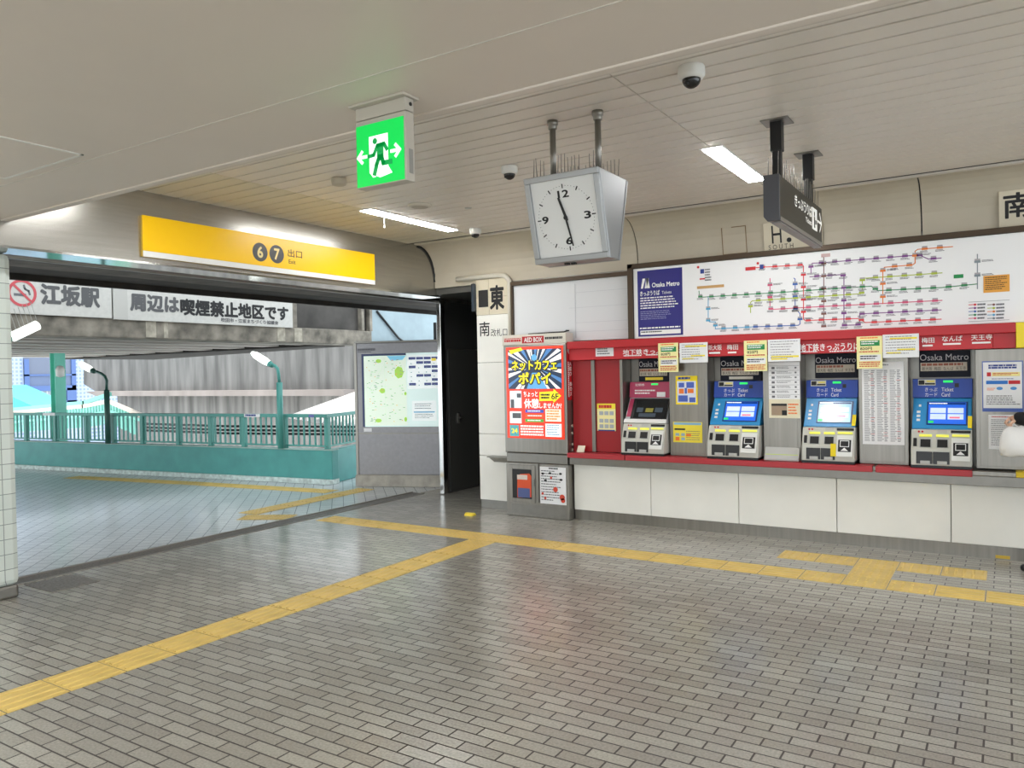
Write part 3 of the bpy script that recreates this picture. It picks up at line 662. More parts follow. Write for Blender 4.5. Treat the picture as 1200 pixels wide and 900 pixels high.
MB().poly(P729, [P729.px(*q) for q in ((632.5, 459.5), (649, 458.5), (649, 455.5), (658, 464), (649, 472), (649, 469.5), (632.5, 470))], 0.0006, 0.0066).build('yellow_arrow', em('yellow', 'F7E91F'), po)
txt('6F', P729, P729.rpx(646.5, 461, 655, 468), em('black', '101012'), po, off=0.0078, bold=0.02); greek(P729, P729.rpx(634, 461.5, 645, 468.5), 2, em('black', '101012'), po, off=0.0078, fill=0.6, hi=0.2, ragged=0.1)
for n, (hx, y) in enumerate((('3A4FB0', 480), ('F0581E', 485.5), ('4FA53A', 491))):
    b = P729.rpx(616, y, 637.5, y+3.6); MB().rect(P729, b, 0.0006, 0.0066).build('service_bar', em('bar%d' % n, hx), po)
    greek(P729, (b[0]+0.03, b[1]+0.01, b[2]-0.01, b[3]-0.01), 1, em('white', 'F4F1EE'), po, off=0.0076, fill=0.8)
b = P729.rpx(639.5, 479.5, 658, 494); MB().rect(P729, b, 0.0006, 0.0066).build('price_field', em('cream', 'F3EFD8'), po)
greek(P729, sub(b, 0.08, 0.1, 0.95, 0.95), 4, em('orange', 'E8842A'), po, off=0.0076, fill=0.5, hi=0.2)
b = P729.rpx(598, 498, 608.5, 511); MB().rect(P729, b, 0.0006, 0.0066).build('hours_field', em('bluegreen', '4FA2A8'), po)
txt('24', P729, sub(b, 0.18, 0.3, 0.85, 0.72), em('yellow', 'F7E91F'), po, off=0.0076, bold=0.03)
greek(P729, P729.rpx(610.5, 498.5, 637.5, 511.5), 4, em('white', 'F4F1EE'), po, off=0.0075, fill=0.6, lo=0.06, hi=0.14, ragged=0.05)
b = P729.rpx(639.5, 496.5, 658.5, 512); MB().rect(P729, b, 0.0006, 0.0066).build('access_field', em('white', 'F4F1EE'), po)
greek(P729, sub(b, 0.08, 0.08, 0.95, 0.95), 5, em('steelblue', '6FA0B8'), po, off=0.0076, fill=0.4)
# lower window, and the printed sheet beside it
wf = MB()
A = P729.rpx(596, 545, 627, 588.5); B = P729.rpx(600.5, 550, 623, 584)
for r_ in ((A[0], A[1], B[0], A[3]), (B[2], A[1], A[2], A[3]), (B[0], A[1], B[2], B[1]), (B[0], B[3], B[2], A[3])): wf.rect(P729, r_, 0.012, -0.012)
wf.build('window_frame', M_STEEL, ab, 0.003)
MB().rect(P729, B, 0.003, -0.0095).build('window_back', M_BLACK, ab)
kit = [P729.px(*q) for q in ((606, 561), (609, 555.5), (620, 555), (622.5, 558), (622.5, 583), (606, 583))]
kb = MB().poly(P729, kit, 0.006, -0.0065).build('defibrillator_kit', mat('kit orange', 'D8532A', 0.5), ab, 0.003)
MB().rect(P729, P729.rpx(607, 572, 621, 583), 0.001, 0.0).build('kit_label', mat('kit blue', '4E5C8C', 0.5), kb)
MB().rect(P729, P729.rpx(606, 556.5, 618, 562), 0.001, 0.0).build('kit_print', mat('kit white', 'D9C9BE', 0.5), kb)
MB().rect(P729, P729.rpx(625, 562, 626.5, 570), 0.012).build('latch', M_DSTEEL, ab, 0.002)
b = P729.rpx(632.5, 547.5, 663, 591)
sh = MB().rect(P729, b, 0.003, -0.009).build('instruction_sheet', M_PAPER, ab)
greek(P729, sub(b, 0.35, 0.02, 0.8, 0.06), 1, M_INK, sh, off=-0.005, fill=0.9)
greek(P729, sub(b, 0.05, 0.10, 0.95, 0.95), 12, M_GINK, sh, off=-0.005, fill=0.35, ragged=0.6)
h = MB()
for a, c in ((0.12, 0.14), (0.4, 0.12), (0.8, 0.12), (0.82, 0.28), (0.22, 0.32)): h.disc(P729, b[0]+a*(b[2]-b[0]), b[3]-c*(b[3]-b[1])-0.02, 0.018, 0.0008, -0.004, r2=0.012)
h.build('black_figure', M_INK, sh)
h = MB()
for a, c, r_ in ((0.44, 0.24, 0.014), (0.60, 0.55, 0.028), (0.85, 0.75, 0.032), (0.88, 0.83, 0.026), (0.1, 0.68, 0.014), (0.2, 0.8, 0.014)): h.disc(P729, b[0]+a*(b[2]-b[0]), b[3]-c*(b[3]-b[1])-0.02, r_, 0.0008, -0.0045)
h.build('red_figure', mat('figure red', 'D0452E', 0.5), sh)
MB().box(-4.345, -4.335, 7.282, 7.296, 0.17, 0.59).build('mullion', M_DSTEEL, ab)
# right side of the box: red vertical plate with heart
PS = PE(-3.97)
def sr(v0, v1, m_=0.006): return (7.30+m_, v0, 7.415-m_, v1)
rpz = MB().rect(PS, sr(1.29, 2.0), 0.003).build('side_plate', M_RED, ab)
MB().disc(PS, 7.357, 1.88, 0.044, 0.001, 0.003, r2=0.095).build('heart_disc', M_WINK, rpz)
MB().poly(PS, [(7.357, 1.81), (7.386, 1.875), (7.384, 1.91), (7.37, 1.92), (7.357, 1.90), (7.344, 1.92), (7.33, 1.91), (7.328, 1.875)], 0.001, 0.0042).build('heart', mat('heart red', 'D4321E', 0.5), rpz)
for k, ch in enumerate('AED BOX'):
    if ch != ' ': txt(ch, PS, (7.358, 1.66-k*0.054, 7.402, 1.70-k*0.054), M_WINK, rpz, off=0.005, bold=0.01)
greek(PS, (7.322, 1.32, 7.342, 1.70), 18, M_WINK, rpz, off=0.005, fill=0.7, lo=0.7, hi=0.9, ragged=0.1)
hg = MB()
for z in (0.74, 0.80, 0.92, 1.0): hg.rect(PS, (7.39, z, 7.405, z+0.025), 0.008)
hg.build('hinge', mat('hinge pale', 'C8C0AE', 0.4), ab)
MB().tube([(-4.5, 7.40, 2.022), (-4.25, 7.44, 2.03), (-4.05, 7.40, 2.028), (-4.0, 7.42, 2.04), (-4.05, 7.45, 2.045)], 0.008, 6).build('cable', M_BLACK, ab, smooth=True)
t = MB().box(-5.13, -4.85, 7.45, 7.565, 0.615, 0.63).prism('x', [(7.45, 0.615), (7.565, 0.615), (7.565, 0.55)], -5.10, -4.86).build('small_shelf', M_STEEL, None, 0.003)
tag(t, 'small steel wall shelf on the white column left of the defibrillator box', 'shelf')

# ------------------------------------------------------------------ whiteboard and route map above the counter
PB = PN(7.50)
wb = thing('blank_board', (-4.0, 7.5, 1.9), 'blank white covered board left of the route map', 'board')
R = PB.rpx(602.5, 329, 738, 399); R = (R[0], 1.93, R[2], R[3])
MB().box(R[0], R[2], 7.50, 7.62, R[1], R[3]).build('sheet', mat('board white', 'DADBDD', 0.55, bump=0.3, nscale=6), wb)
fr = MB().box(R[0]-0.03, R[2]+0.005, 7.47, 7.62, R[3], R[3]+0.045).box(R[0]-0.03, R[0]-0.002, 7.47, 7.62, 1.93, R[3])
M_BRONZE = mat('bronze frame', '4A3B2C', 0.4, 0.4)
fr.build('frame', M_BRONZE, wb, 0.004)
h = MB()
for zz, aa in ((0.80, 0.55), (0.55, 0.5), (0.30, 0.55), (0.15, 0.05)): h.rect(PB, sub(R, aa, 1-zz, 0.99, 1-zz+0.006), 0.004)
h.rect(PB, sub(R, 0.55, 0.05, 0.555, 0.95), 0.004).build('fold_crease', mat('board crease', 'C6C7CB', 0.6), wb)
PM = PN(7.38)
mp_ = thing('route_map', (-1.4, 7.38, 1.93), 'wide white subway route map board with a dark blue title panel above the ticket machines', 'sign')
x0 = PM.px(742.5, 350)[0]; zt = PM.px(970, 293.5)[1]
MB().box(x0, 0.5, 7.38, 7.56, 1.917, zt).build('case', mat('map white', 'E4E4E4', 0.35, emit=0.06), mp_, 0.006)
MB().box(x0-0.06, 0.5, 7.36, 7.56, zt+0.002, zt+0.05).box(x0-0.06, x0-0.002, 7.36, 7.56, 1.917, zt+0.05).build('frame', M_BRONZE, mp_, 0.004)
R = PM.rpx(747.5, 315.5, 800, 393.5)
bp = MB().rect(PM, R, 0.002).build('title_panel', mat('title navy', '1E1B78', 0.35), mp_)
# three slanted strokes of the metro emblem
h = MB()
for k in (0, 1):
    x = 0.08+k*0.085
    h.poly(PM, [(sub(R, x, 0.28, x, 0.28)[0], sub(R, 0, 0.10, 1, 0.27)[1]), (sub(R, x+0.045, 0, 1, 1)[0], sub(R, 0, 0.10, 1, 0.27)[1]), (sub(R, x+0.10, 0, 1, 1)[0], sub(R, 0, 0.12, 1, 0.27)[3]), (sub(R, x+0.04, 0, 1, 1)[0], sub(R, 0, 0.12, 1, 0.27)[3])], 0.001, 0.003)
h.poly(PM, [(sub(R, 0.22, 0, 1, 1)[0], sub(R, 0, 0.10, 1, 0.27)[1]), (sub(R, 0.285, 0, 1, 1)[0], sub(R, 0, 0.10, 1, 0.27)[1]), (sub(R, 0.245, 0, 1, 1)[0], sub(R, 0, 0.12, 1, 0.27)[3]), (sub(R, 0.20, 0, 1, 1)[0], sub(R, 0, 0.12, 1, 0.27)[3])], 0.001, 0.003)
h.build('emblem', M_WINK, bp)
txt('Osaka Metro', PM, sub(R, 0.33, 0.195, 0.94, 0.265), M_WINK, bp, bold=0.02)
txt('きっぷうりば', PM, sub(R, 0.06, 0.31, 0.50, 0.385), M_WINK, bp, bold=0.02); txt('Tickets', PM, sub(R, 0.55, 0.33, 0.76, 0.375), M_WINK, bp)
greek(PM, sub(R, 0.06, 0.41, 0.92, 0.60), 5, M_WINK, bp, fill=0.45); greek(PM, sub(R, 0.06, 0.62, 0.75, 0.76), 5, mat('dim white ink', '9C9CC4', 0.6), bp, fill=0.3, name='fine_print')
greek(PM, sub(R, 0.04, 0.865, 0.95, 0.89), 1, M_WINK, bp, fill=0.8)
MB().rect(PM, sub(R, 0.05, 0.91, 0.95, 0.975), 0.001, 0.003).build('title_strip', M_WINK, bp); greek(PM, sub(R, 0.07, 0.925, 0.6, 0.96), 1, M_INK, bp, off=0.0045, name='strip_print')
def CA(x, y): return PM.px(740+x/5, 260+y/5)
def CB(x, y): return PM.px(960+x/5, 260+y/5)
LN = [('red_line', 'D8343C', [[CA(730, 268), CA(1000, 252), CA(1008, 260), CA(1008, 570), CA(1018, 578), CB(150, 569), CB(235, 566), CB(270, 590), CB(715, 570)]]),
      ('purple_line', '7A3F86', [[CA(1052, 302), CA(1052, 250), CA(1062, 242), CB(0, 241), CB(560, 196), CB(585, 194), CB(640, 218), CB(715, 212)], [CA(1045, 322), CB(0, 317), CB(135, 309), CB(145, 318), CB(145, 606), CB(225, 604), CB(237, 596), CB(237, 548), CB(245, 539), CB(715, 516)]]),
      ('brown_line', '7B5148', [[CA(1127, 205), CA(1127, 615)]]),
      ('green_line', '2F8450', [[CA(396, 405), CA(398, 432), CA(408, 442), CA(480, 437), CA(960, 408), CB(0, 397), CB(305, 377), CB(345, 403), CB(720, 385), CB(925, 364)]]),
      ('lime_line', 'A9B93C', [[CA(698, 532), CA(698, 472), CA(708, 463), CB(0, 437), CB(245, 421), CB(253, 410), CB(253, 340), CB(262, 331), CB(720, 299)]]),
      ('pink_line', 'D25578', [[CA(812, 332), CA(812, 505), CA(820, 513), CB(0, 497), CB(720, 460)]]),
      ('blue_line', '3C62AC', [[CA(952, 330), CA(959, 335), CA(959, 505), CA(988, 538), CA(988, 598), CA(978, 606), CA(715, 615)]]),
      ('light_blue_line', '4FA3CC', [[CA(715, 615), CA(492, 627), CA(492, 586), CA(458, 586), CA(450, 578), CA(450, 442)]]),
      ('orange_line', 'E07B36', [[CB(373, 480), CB(373, 277), CB(384, 266), CB(548, 252), CB(562, 242), CB(562, 172), CB(578, 161), CB(782, 145)]]),
      ('grey_line', '7C8890', [[CB(927, 190), CB(927, 392)]])]
gk = MB(); stn = MB()
for nm, hx, paths in LN:
    h = MB()
    for pth in paths:
        h.line(PM, pth, 0.0075, 0.0008, 0.0012)
        acc = 0.06
        for a, b in zip(pth, pth[1:]):
            a = Vector(a); b = Vector(b); L = (b-a).length; d = (b-a)/max(L, 1e-6); s = acc
            while s < L:
                q = a+d*s
                h.rect(PM, (q.x-0.022, q.y-0.009, q.x+0.022, q.y+0.009), 0.0012, 0.0014)
                stn.rect(PM, (q.x-0.020, q.y+0.009, q.x+0.020, q.y+0.023), 0.0010, 0.0014)
                greek(PM, (q.x-0.034, q.y-0.034, q.x+0.040, q.y-0.015), 2, None, None, mb=gk, off=0.0026, lo=0.2, hi=0.5) if abs(d.x) > 0.5 else greek(PM, (q.x+0.03, q.y-0.008, q.x+0.12, q.y+0.010), 2, None, None, mb=gk, off=0.0026, lo=0.15, hi=0.4)
                s += 0.112
            acc = s-L
    h.build(nm, mat('map '+nm, hx, 0.5), mp_)
stn.build('station_plate', mat('map station', 'A6A2A6', 0.5), mp_); gk.build('station_print', M_GINK, mp_)
def lab(name, m, box, off=0.0028): return MB().rect(PM, box, 0.001, off).build(name, m, mp_)
def bx(f, x0, y0, x1, y1): a = f(x0, (y0+y1)/2)[0]; c = f(x1, (y0+y1)/2)[0]; e = f((x0+x1)/2, y1)[1]; g_ = f((x0+x1)/2, y0)[1]; return (a, e, c, g_)
lab('red_label', M_REDINK, bx(CA, 668, 264, 728, 284)); lab('cream_label', mat('map tan', 'C59A62', 0.5), bx(CA, 385, 372, 543, 388)); lab('pale_label', mat('map pink', 'C9A9A6', 0.5), bx(CB, 12, 186, 65, 206))
lab('green_label', M_GREENP, bx(CB, 788, 308, 845, 330))
ob = lab('orange_box', mat('map orange box', 'E2A03F', 0.5), bx(CB, 962, 312, 1116, 412)); greek(PM, bx(CB, 972, 322, 1106, 402), 7, M_INK, ob, off=0.0045, fill=0.4)
h = MB()
for f, x, y in ((CA, 415, 290), (CA, 763, 263)): h.rect(PM, bx(f, x-11, y-13, x+11, y+13), 0.001, 0.003)
h.build('here_square', M_BLUEINK, mp_)
h = MB()
for f, x, y in ((CA, 391, 266), (CA, 741, 243)): h.disc(PM, *f(x, y), 0.012, 0.001, 0.0032)
h.rect(PM, bx(CA, 400, 330, 432, 338), 0.001, 0.003); h.build('here_dot', M_REDINK, mp_)
greek(PM, bx(CA, 430, 275, 470, 352), 5, M_GINK, mp_, off=0.0028)
lg = MB(); cols = ['D8343C', '7A3F86', '3C62AC', '2F8450', 'D25578', '7B5148', 'A9B93C', 'E07B36', '4FA3CC', '7C8890']
for k in range(10):
    xx = 875 if k < 5 else 985; yy = 485+(k % 5)*20
    MB().rect(PM, bx(CB, xx, yy-2, xx+48, yy+2), 0.001, 0.0028).disc(PM, *CB(xx+38, yy), 0.009, 0.001, 0.003).build('legend_line', mat('map leg %d' % k, cols[k], 0.5), mp_)
    greek(PM, bx(CB, xx+52, yy-7, xx+108, yy+7), 1, None, None, mb=lg, off=0.0028, fill=0.7, lo=0.15, hi=0.3)
lg.rect(PM, bx(CB, 875, 463, 1115, 465), 0.001, 0.0028).rect(PM, bx(CB, 875, 578, 1115, 580), 0.001, 0.0028).build('legend_print', M_GINK, mp_)
MB().box(x0+0.02, 0.49, 7.384, 7.60, 1.9155, 1.9175).build('lower_lip', M_DSTEEL, mp_)
# tiles with gate names on the beige cladding
P762 = Plane((0, 7.607, 0), (1, 0, 0), (0, -0.055, 0.32)); P762.O = Vector((0, 7.607, 2.66)) - P762.ev*2.66
t = thing('gate_name_tile', (0.2, 7.612, 2.7), 'cream tile with the black character for south at the top right of the wall', 'sign')
R = P762.rpx(1170.5, 223, 1200, 266); MB().rect(P762, (R[0], R[1], R[0]+0.34, R[3]), 0.008).build('tile', M_BTILE, t, 0.002)
txt('南', P762, (R[0]+0.03, R[1]+0.07, R[0]+0.235, R[3]-0.02), M_INK, t, off=0.010, bold=0.02)
t = thing('direction_tile', (-1.7, 7.612, 2.66), 'cream tile with a letter H and SOUTH partly behind the hanging black sign', 'sign')
R = P762.rpx(895, 258, 964, 297); MB().rect(P762, R, 0.008).build('tile', M_BTILE, t, 0.002)
txt('H', P762, P762.rpx(904.5, 264, 916, 285), M_INK, t, off=0.010)
txt('S O U T H', P762, P762.rpx(901, 286, 930, 291.5), mat('tile letters', '4A453C', 0.6), t, off=0.010)
MB().disc(P762, *P762.px(925, 281), 0.022, 0.001, 0.010).build('dot', M_INK, t)
t = MB()
a = P762.rpx(846, 265.5, 875, 297.5)
for q in ((a[0], a[1], a[0]+0.008, a[3]), (a[2]-0.008, a[1], a[2], a[3]), (a[0]+0.1, a[3]-0.008, a[2], a[3]), (a[0], a[1], a[2], a[1]+0.005)): t.rect(P762, q, 0.004)
tag(t.build('tile_outline', mat('old adhesive', '8A7254', 0.8)), 'brown adhesive outline left on the beige cladding by a removed tile', 'mark')

# ------------------------------------------------------------------ ceiling fittings
def ceiling_lamp(x, y0, y1, label, z=CZ, string=False):
    t = thing('ceiling_lamp', (x, (y0+y1)/2, z), label, 'ceiling light', 'fluorescent ceiling lights')
    MB().box(x-0.085, x+0.085, y0-0.02, y1+0.02, z-0.006, z+0.02).build('housing', M_WHITEP, t, 0.003)
    MB().box(x-0.068, x+0.068, y0, y1, z-0.010, z-0.004).build('diffuser', M_GLOW, t, 0.003)
    if string: MB().tube([(x-0.02, y0+0.28, z-0.01), (x-0.02, y0+0.28, z-0.11)], 0.003, 6).lathe((x-0.02, y0+0.28, z-0.13), [(0.004, 0), (0.007, 0.005), (0.004, 0.02)], 8).build('pull_cord', M_WHITEP, t)
    return t
ceiling_lamp(-5.05, 5.42, 6.77, 'long ceiling light near the yellow exit sign, with a pull cord', string=True)
ceiling_lamp(-1.74, 5.38, 6.55, 'long ceiling light beside the hanging black ticket sign')
ceiling_lamp(-5.05, 2.80, 3.66, 'ceiling light almost hidden behind the soffit edge, only its end seen')
ceiling_lamp(1.57, 5.38, 6.6, 'ceiling light out of the frame above the right end of the counter')
for x in (-4.4, -1.3, 1.8):
    for y in (0.35, -2.6):
        ceiling_lamp(x, y-0.65, y+0.65, 'fluorescent light in the soffit behind the viewer', z=SZ)
def dome(x, y, s, label):
    t = thing('dome_camera', (x, y, CZ), label, 'security camera', 'dome security cameras')
    MB().lathe((x, y, CZ), [(0.062*s, 0.0), (0.066*s, -0.01*s), (0.066*s, -0.045*s), (0.056*s, -0.06*s), (0.042*s, -0.064*s)][::-1], 24).build('housing', M_WHITEP, t, smooth=True)
    MB().lathe((x, y, CZ-0.06*s), [(0.046*s*math.sin(a), -0.046*s*math.cos(a)) for a in [0.02+i*1.5/8 for i in range(9)]], 20).build('dome_glass', mat('smoked dome', '0B0B0E', 0.08, spec=0.7), t, smooth=True)
    MB().lathe((x-0.012*s, y-0.036*s, CZ-0.085*s), [(0.001, -0.014*s), (0.013*s, -0.008*s), (0.013*s, 0.006*s)], 12).build('lens', M_BLACK, t, smooth=True)
dome(-1.356, 3.89, 1.05, 'white dome camera at the top of the picture, nearest to the viewer')
dome(-3.148, 4.951, 0.95, 'white dome camera left of the hanging clock')
dome(-4.805, 6.85, 0.95, 'small dome camera near the far corner by the long light')
t = MB().lathe((-4.413, 4.442, CZ), [(0.045, -0.055), (0.055, -0.05), (0.058, -0.02), (0.058, 0.0)], 24).build('smoke_detector', mat('detector cream', 'B8B09E', 0.5), smooth=True)
tag(t, 'round cream smoke detector on the ceiling left of the green exit sign', 'smoke detector')
t = thing('ceiling_speaker', (-4.521, 5.571, CZ), 'flat round speaker cover in the ceiling near the long light', 'speaker')
MB().lathe((-4.521, 5.571, CZ), [(0.085, -0.022), (0.105, -0.016), (0.11, 0.0)], 28).build('rim', mat('speaker cream', 'CFC8BA', 0.5), t, smooth=True)
MB().lathe((-4.521, 5.571, CZ-0.018), [(0.075, -0.006), (0.08, 0.0)], 28).build('grille', mat('speaker grille', 'B4AC9C', 0.6), t)
t = MB().lathe((-4.25, 5.95, CZ), [(0.03, -0.006), (0.034, 0.0)], 16).build('ceiling_disc', M_GREYP); tag(t, 'small flat metal cap in the ceiling beside the speaker cover', 'cap')
h = MB(); Rh = (-4.75, 1.76, -3.945, 2.18)
for q in ((Rh[0], Rh[1], Rh[2], Rh[1]+0.014), (Rh[0], Rh[3]-0.014, Rh[2], Rh[3]), (Rh[0], Rh[1], Rh[0]+0.014, Rh[3]), (Rh[2]-0.014, Rh[1], Rh[2], Rh[3])): h.box(q[0], q[2], q[1], q[3], SZ-0.005, SZ)
t = thing('access_hatch', (-4.35, 1.97, SZ), 'square access hatch with a pale metal rim in the soffit', 'hatch')
h.build('rim', mat('hatch rim', 'E0DDD6', 0.35), t); MB().box(Rh[0]+0.016, Rh[2]-0.016, Rh[1]+0.016, Rh[3]-0.016, SZ-0.003, SZ).build('lid', M_SOFF, t)

# ------------------------------------------------------------------ emergency exit sign
t = thing('exit_sign', (-2.21, 2.49, SZ), 'lit green emergency exit sign with running figure hanging from the soffit', 'exit sign')
M_EXB = mat('exit body', 'B9B2A6', 0.45)
MB().box(-2.36, -2.055, 2.44, 2.545, SZ-0.012, SZ).build('mounting_plate', M_EXB, t, 0.003)
MB().box(-2.345, -2.068, 2.468, 2.522, 2.685, SZ-0.012).build('driver_case', M_EXB, t, 0.003)
MB().box(-2.345, -2.068, 2.468, 2.522, 2.398, 2.682).build('frame', M_EXB, t, 0.003)
PX = PN(2.468); gR = PX.rpx(419, 140, 476, 215); gR = (-2.34, 2.402, -2.078, 2.66)
pn = MB().rect(PX, gR, 0.004).build('green_panel', mat('exit green', '00CB50', 0.3, emit=0.55), t, 0.001)
W_E = mat('exit white', 'F2FFF6', 0.3, emit=0.6); G_E = mat('exit figure green', '07A04E', 0.3, emit=0.4)
def E(x, y): return (gR[0]+x*(gR[2]-gR[0]), gR[3]-y*(gR[3]-gR[1]))
MB().poly(PX, [E(0.28, 0.21), E(0.68, 0.21), E(0.68, 0.74), E(0.76, 0.86), E(0.50, 0.90), E(0.28, 0.80)], 0.001, 0.004).poly(PX, [E(0.28, 0.79), E(0.38, 0.80), E(0.42, 0.88), E(0.35, 0.88)], 0.001, 0.004).build('door_symbol', W_E, pn)
f = MB().disc(PX, *E(0.41, 0.30), 0.0125, 0.001, 0.0055)
for pts, wd in (([E(0.52, 0.40), E(0.52, 0.58)], 0.036), ([E(0.46, 0.38), E(0.60, 0.37), E(0.66, 0.47)], 0.016), ([E(0.46, 0.38), E(0.38, 0.52), E(0.27, 0.53)], 0.016), ([E(0.50, 0.56), E(0.44, 0.68), E(0.39, 0.83)], 0.020), ([E(0.54, 0.56), E(0.58, 0.68), E(0.74, 0.68)], 0.020)): f.line(PX, pts, wd, 0.001, 0.0055)
f.build('running_figure', G_E, pn)
for sx, nm in ((-1, 'arrow'), (1, 'arrow')):
    cx = 0.13 if sx < 0 else 0.84
    MB().line(PX, [E(cx-0.10*sx*0.9, 0.52), E(cx+0.07*sx, 0.52)], 0.014, 0.001, 0.0055).line(PX, [E(cx+0.0*sx, 0.43), E(cx+0.085*sx, 0.52), E(cx+0.0*sx, 0.61)], 0.014, 0.001, 0.0055).build(nm, W_E, pn)
MB().lathe((-2.0, 2.495, 2.72), [(0.001, 0), (0.008, 0.001)], 8)
PXE = PE(-2.068); MB().disc(PXE, 2.50, 2.715, 0.008, 0.003).build('test_button', M_BLACK, t); MB().rect(PXE, (2.485, 2.43, 2.51, 2.53), 0.001).build('rating_plate', mat('rating plate', '8E8C86', 0.5), t)

# ------------------------------------------------------------------ hanging clock
t = thing('hanging_clock', (-2.205, 4.22, CZ), 'double faced square wall clock hanging from two rods with bird spikes on top', 'clock')
M_CLK = mat('clock silver', 'A9ABAD', 0.38, 0.6)
cx0, cx1, zt_, zb_ = -2.452, -1.956, 2.765, 2.262
side = [(4.02, zt_), (4.42, zt_), (4.285, zb_), (4.145, zb_)]
MB().prism('x', [(y+(0.012 if y < 4.2 else -0.012), z) for y, z in side], cx0, cx1).build('body', M_CLK, t, 0.006)
dirv = Vector((0, 4.02-4.145, zt_-zb_)); PC = Plane((cx0, 4.145, zb_), (1, 0, 0), dirv); CW = cx1-cx0; CH = dirv.length
fr = MB(); b_ = 0.035
for q in ((0, 0, CW, b_), (0, CH-b_, CW, CH), (0, b_, b_, CH-b_), (CW-b_, b_, CW, CH-b_)): fr.rect(PC, q, 0.018, -0.004)
fr.build('frame', M_CLK, t, 0.004)
fc = MB().rect(PC, (b_, b_, CW-b_, CH-b_), 0.006, -0.008).build('face', mat('clock face', 'E6E6E4', 0.35), t)
cu, cv_ = CW/2, CH/2; rr_ = 0.185
h = MB()
for k in range(60):
    a = 2*math.pi*k/60; big = k % 5 == 0
    if big: h.line(PC, [(cu+math.sin(a)*(rr_-0.012), cv_+math.cos(a)*(rr_-0.012)), (cu+math.sin(a)*(rr_+0.008), cv_+math.cos(a)*(rr_+0.008))], 0.007, 0.0008, -0.0015)
    else: h.disc(PC, cu+math.sin(a)*rr_, cv_+math.cos(a)*rr_, 0.0022, 0.0008, -0.0015, 6)
h.build('minute_marks', M_INK, fc)
for s, a, b in (('12', 0, 0.138), ('3', 0.142, 0), ('6', 0, -0.138), ('9', -0.142, 0)):
    wn = 0.075 if s == '12' else 0.045
    txt(s, PC, (cu+a-wn/2, cv_+b-0.022, cu+a+wn/2, cv_+b+0.022), M_INK, fc, off=-0.001, bold=0.03, name='numeral')
def hand(ang, L, w0, w1, tail, nm, off):
    d = Vector((math.sin(ang), math.cos(ang))); n = Vector((d.y, -d.x)); c = Vector((cu, cv_))
    MB().poly(PC, [tuple(c-d*tail+n*w0), tuple(c+d*L+n*w1), tuple(c+d*L-n*w1), tuple(c-d*tail-n*w0)], 0.003, off).build(nm, M_BLACK, fc, 0.001)
hand(math.radians(344), 0.125, 0.009, 0.007, 0.02, 'hour_hand', 0.001); hand(math.radians(171), 0.172, 0.007, 0.004, 0.02, 'minute_hand', 0.005)
MB().disc(PC, cu, cv_, 0.013, 0.004, 0.006).build('hub', M_BLACK, fc)
PCb = Plane((cx1, 4.285, zb_), (-1, 0, 0), (0, 4.42-4.285, zt_-zb_))
fr = MB()
for q in ((0, 0, CW, b_), (0, CH-b_, CW, CH), (0, b_, b_, CH-b_), (CW-b_, b_, CW, CH-b_)): fr.rect(PCb, q, 0.018, -0.004)
fr.build('frame', M_CLK, t, 0.004); MB().rect(PCb, (b_, b_, CW-b_, CH-b_), 0.006, -0.008).build('face', mat('clock face', 'E6E6E4'), t)
for x in (-2.361, -2.052):
    rd = MB().tube([(x, 4.22, zt_), (x, 4.22, CZ)], 0.019, 14).build('rod', M_STEEL, t, smooth=True)
    MB().lathe((x, 4.22, CZ), [(0.024, -0.055), (0.027, -0.05), (0.027, -0.03), (0.034, -0.026), (0.034, 0.0)], 18).build('collar', M_STEEL, rd, smooth=True)
spk = MB().tube([(0, 0, 0), (0, 0, 0.11)], [0.0028, 0.0016], 5).build('bird_spike', M_DSTEEL, t)
spk_me = spk.data; bpy.data.objects.remove(spk); spk_me.transform(Matrix.Translation(ORG[t.name]))
def spike(x, y, z, par, sc=1.0, tilt=0.0, ty=0.0):
    o = bpy.data.objects.new('bird_spike', spk_me); link(o, par)
    o.location = Vector((x, y, z))-ORG[par.name]; o.scale = (1, 1, sc); o.rotation_euler = (tilt, ty, 0)
bs = MB().box(cx0+0.02, cx1-0.02, 4.06, 4.09, zt_, zt_+0.008).box(cx0+0.02, cx1-0.02, 4.35, 4.38, zt_, zt_+0.008).build('spike_base', M_GREYP, t)
for k in range(19):
    x = cx0+0.035+k*(CW-0.07)/18
    if k not in (4, 5, 14, 15): spike(x, 4.075, zt_+0.005, t, 0.85+0.3*RND.random(), 0.15*(RND.random()-0.5), 0.12*(RND.random()-0.5))
    spike(x, 4.365, zt_+0.005, t, 0.85+0.3*RND.random(), 0.15*(RND.random()-0.5), 0.12*(RND.random()-0.5))
MB().box(-2.28, -2.25, 4.19, 4.21, zb_-0.012, zb_+0.002).box(-2.24, -2.21, 4.20, 4.22, zb_-0.012, zb_+0.002).build('latch', M_BLACK, t)

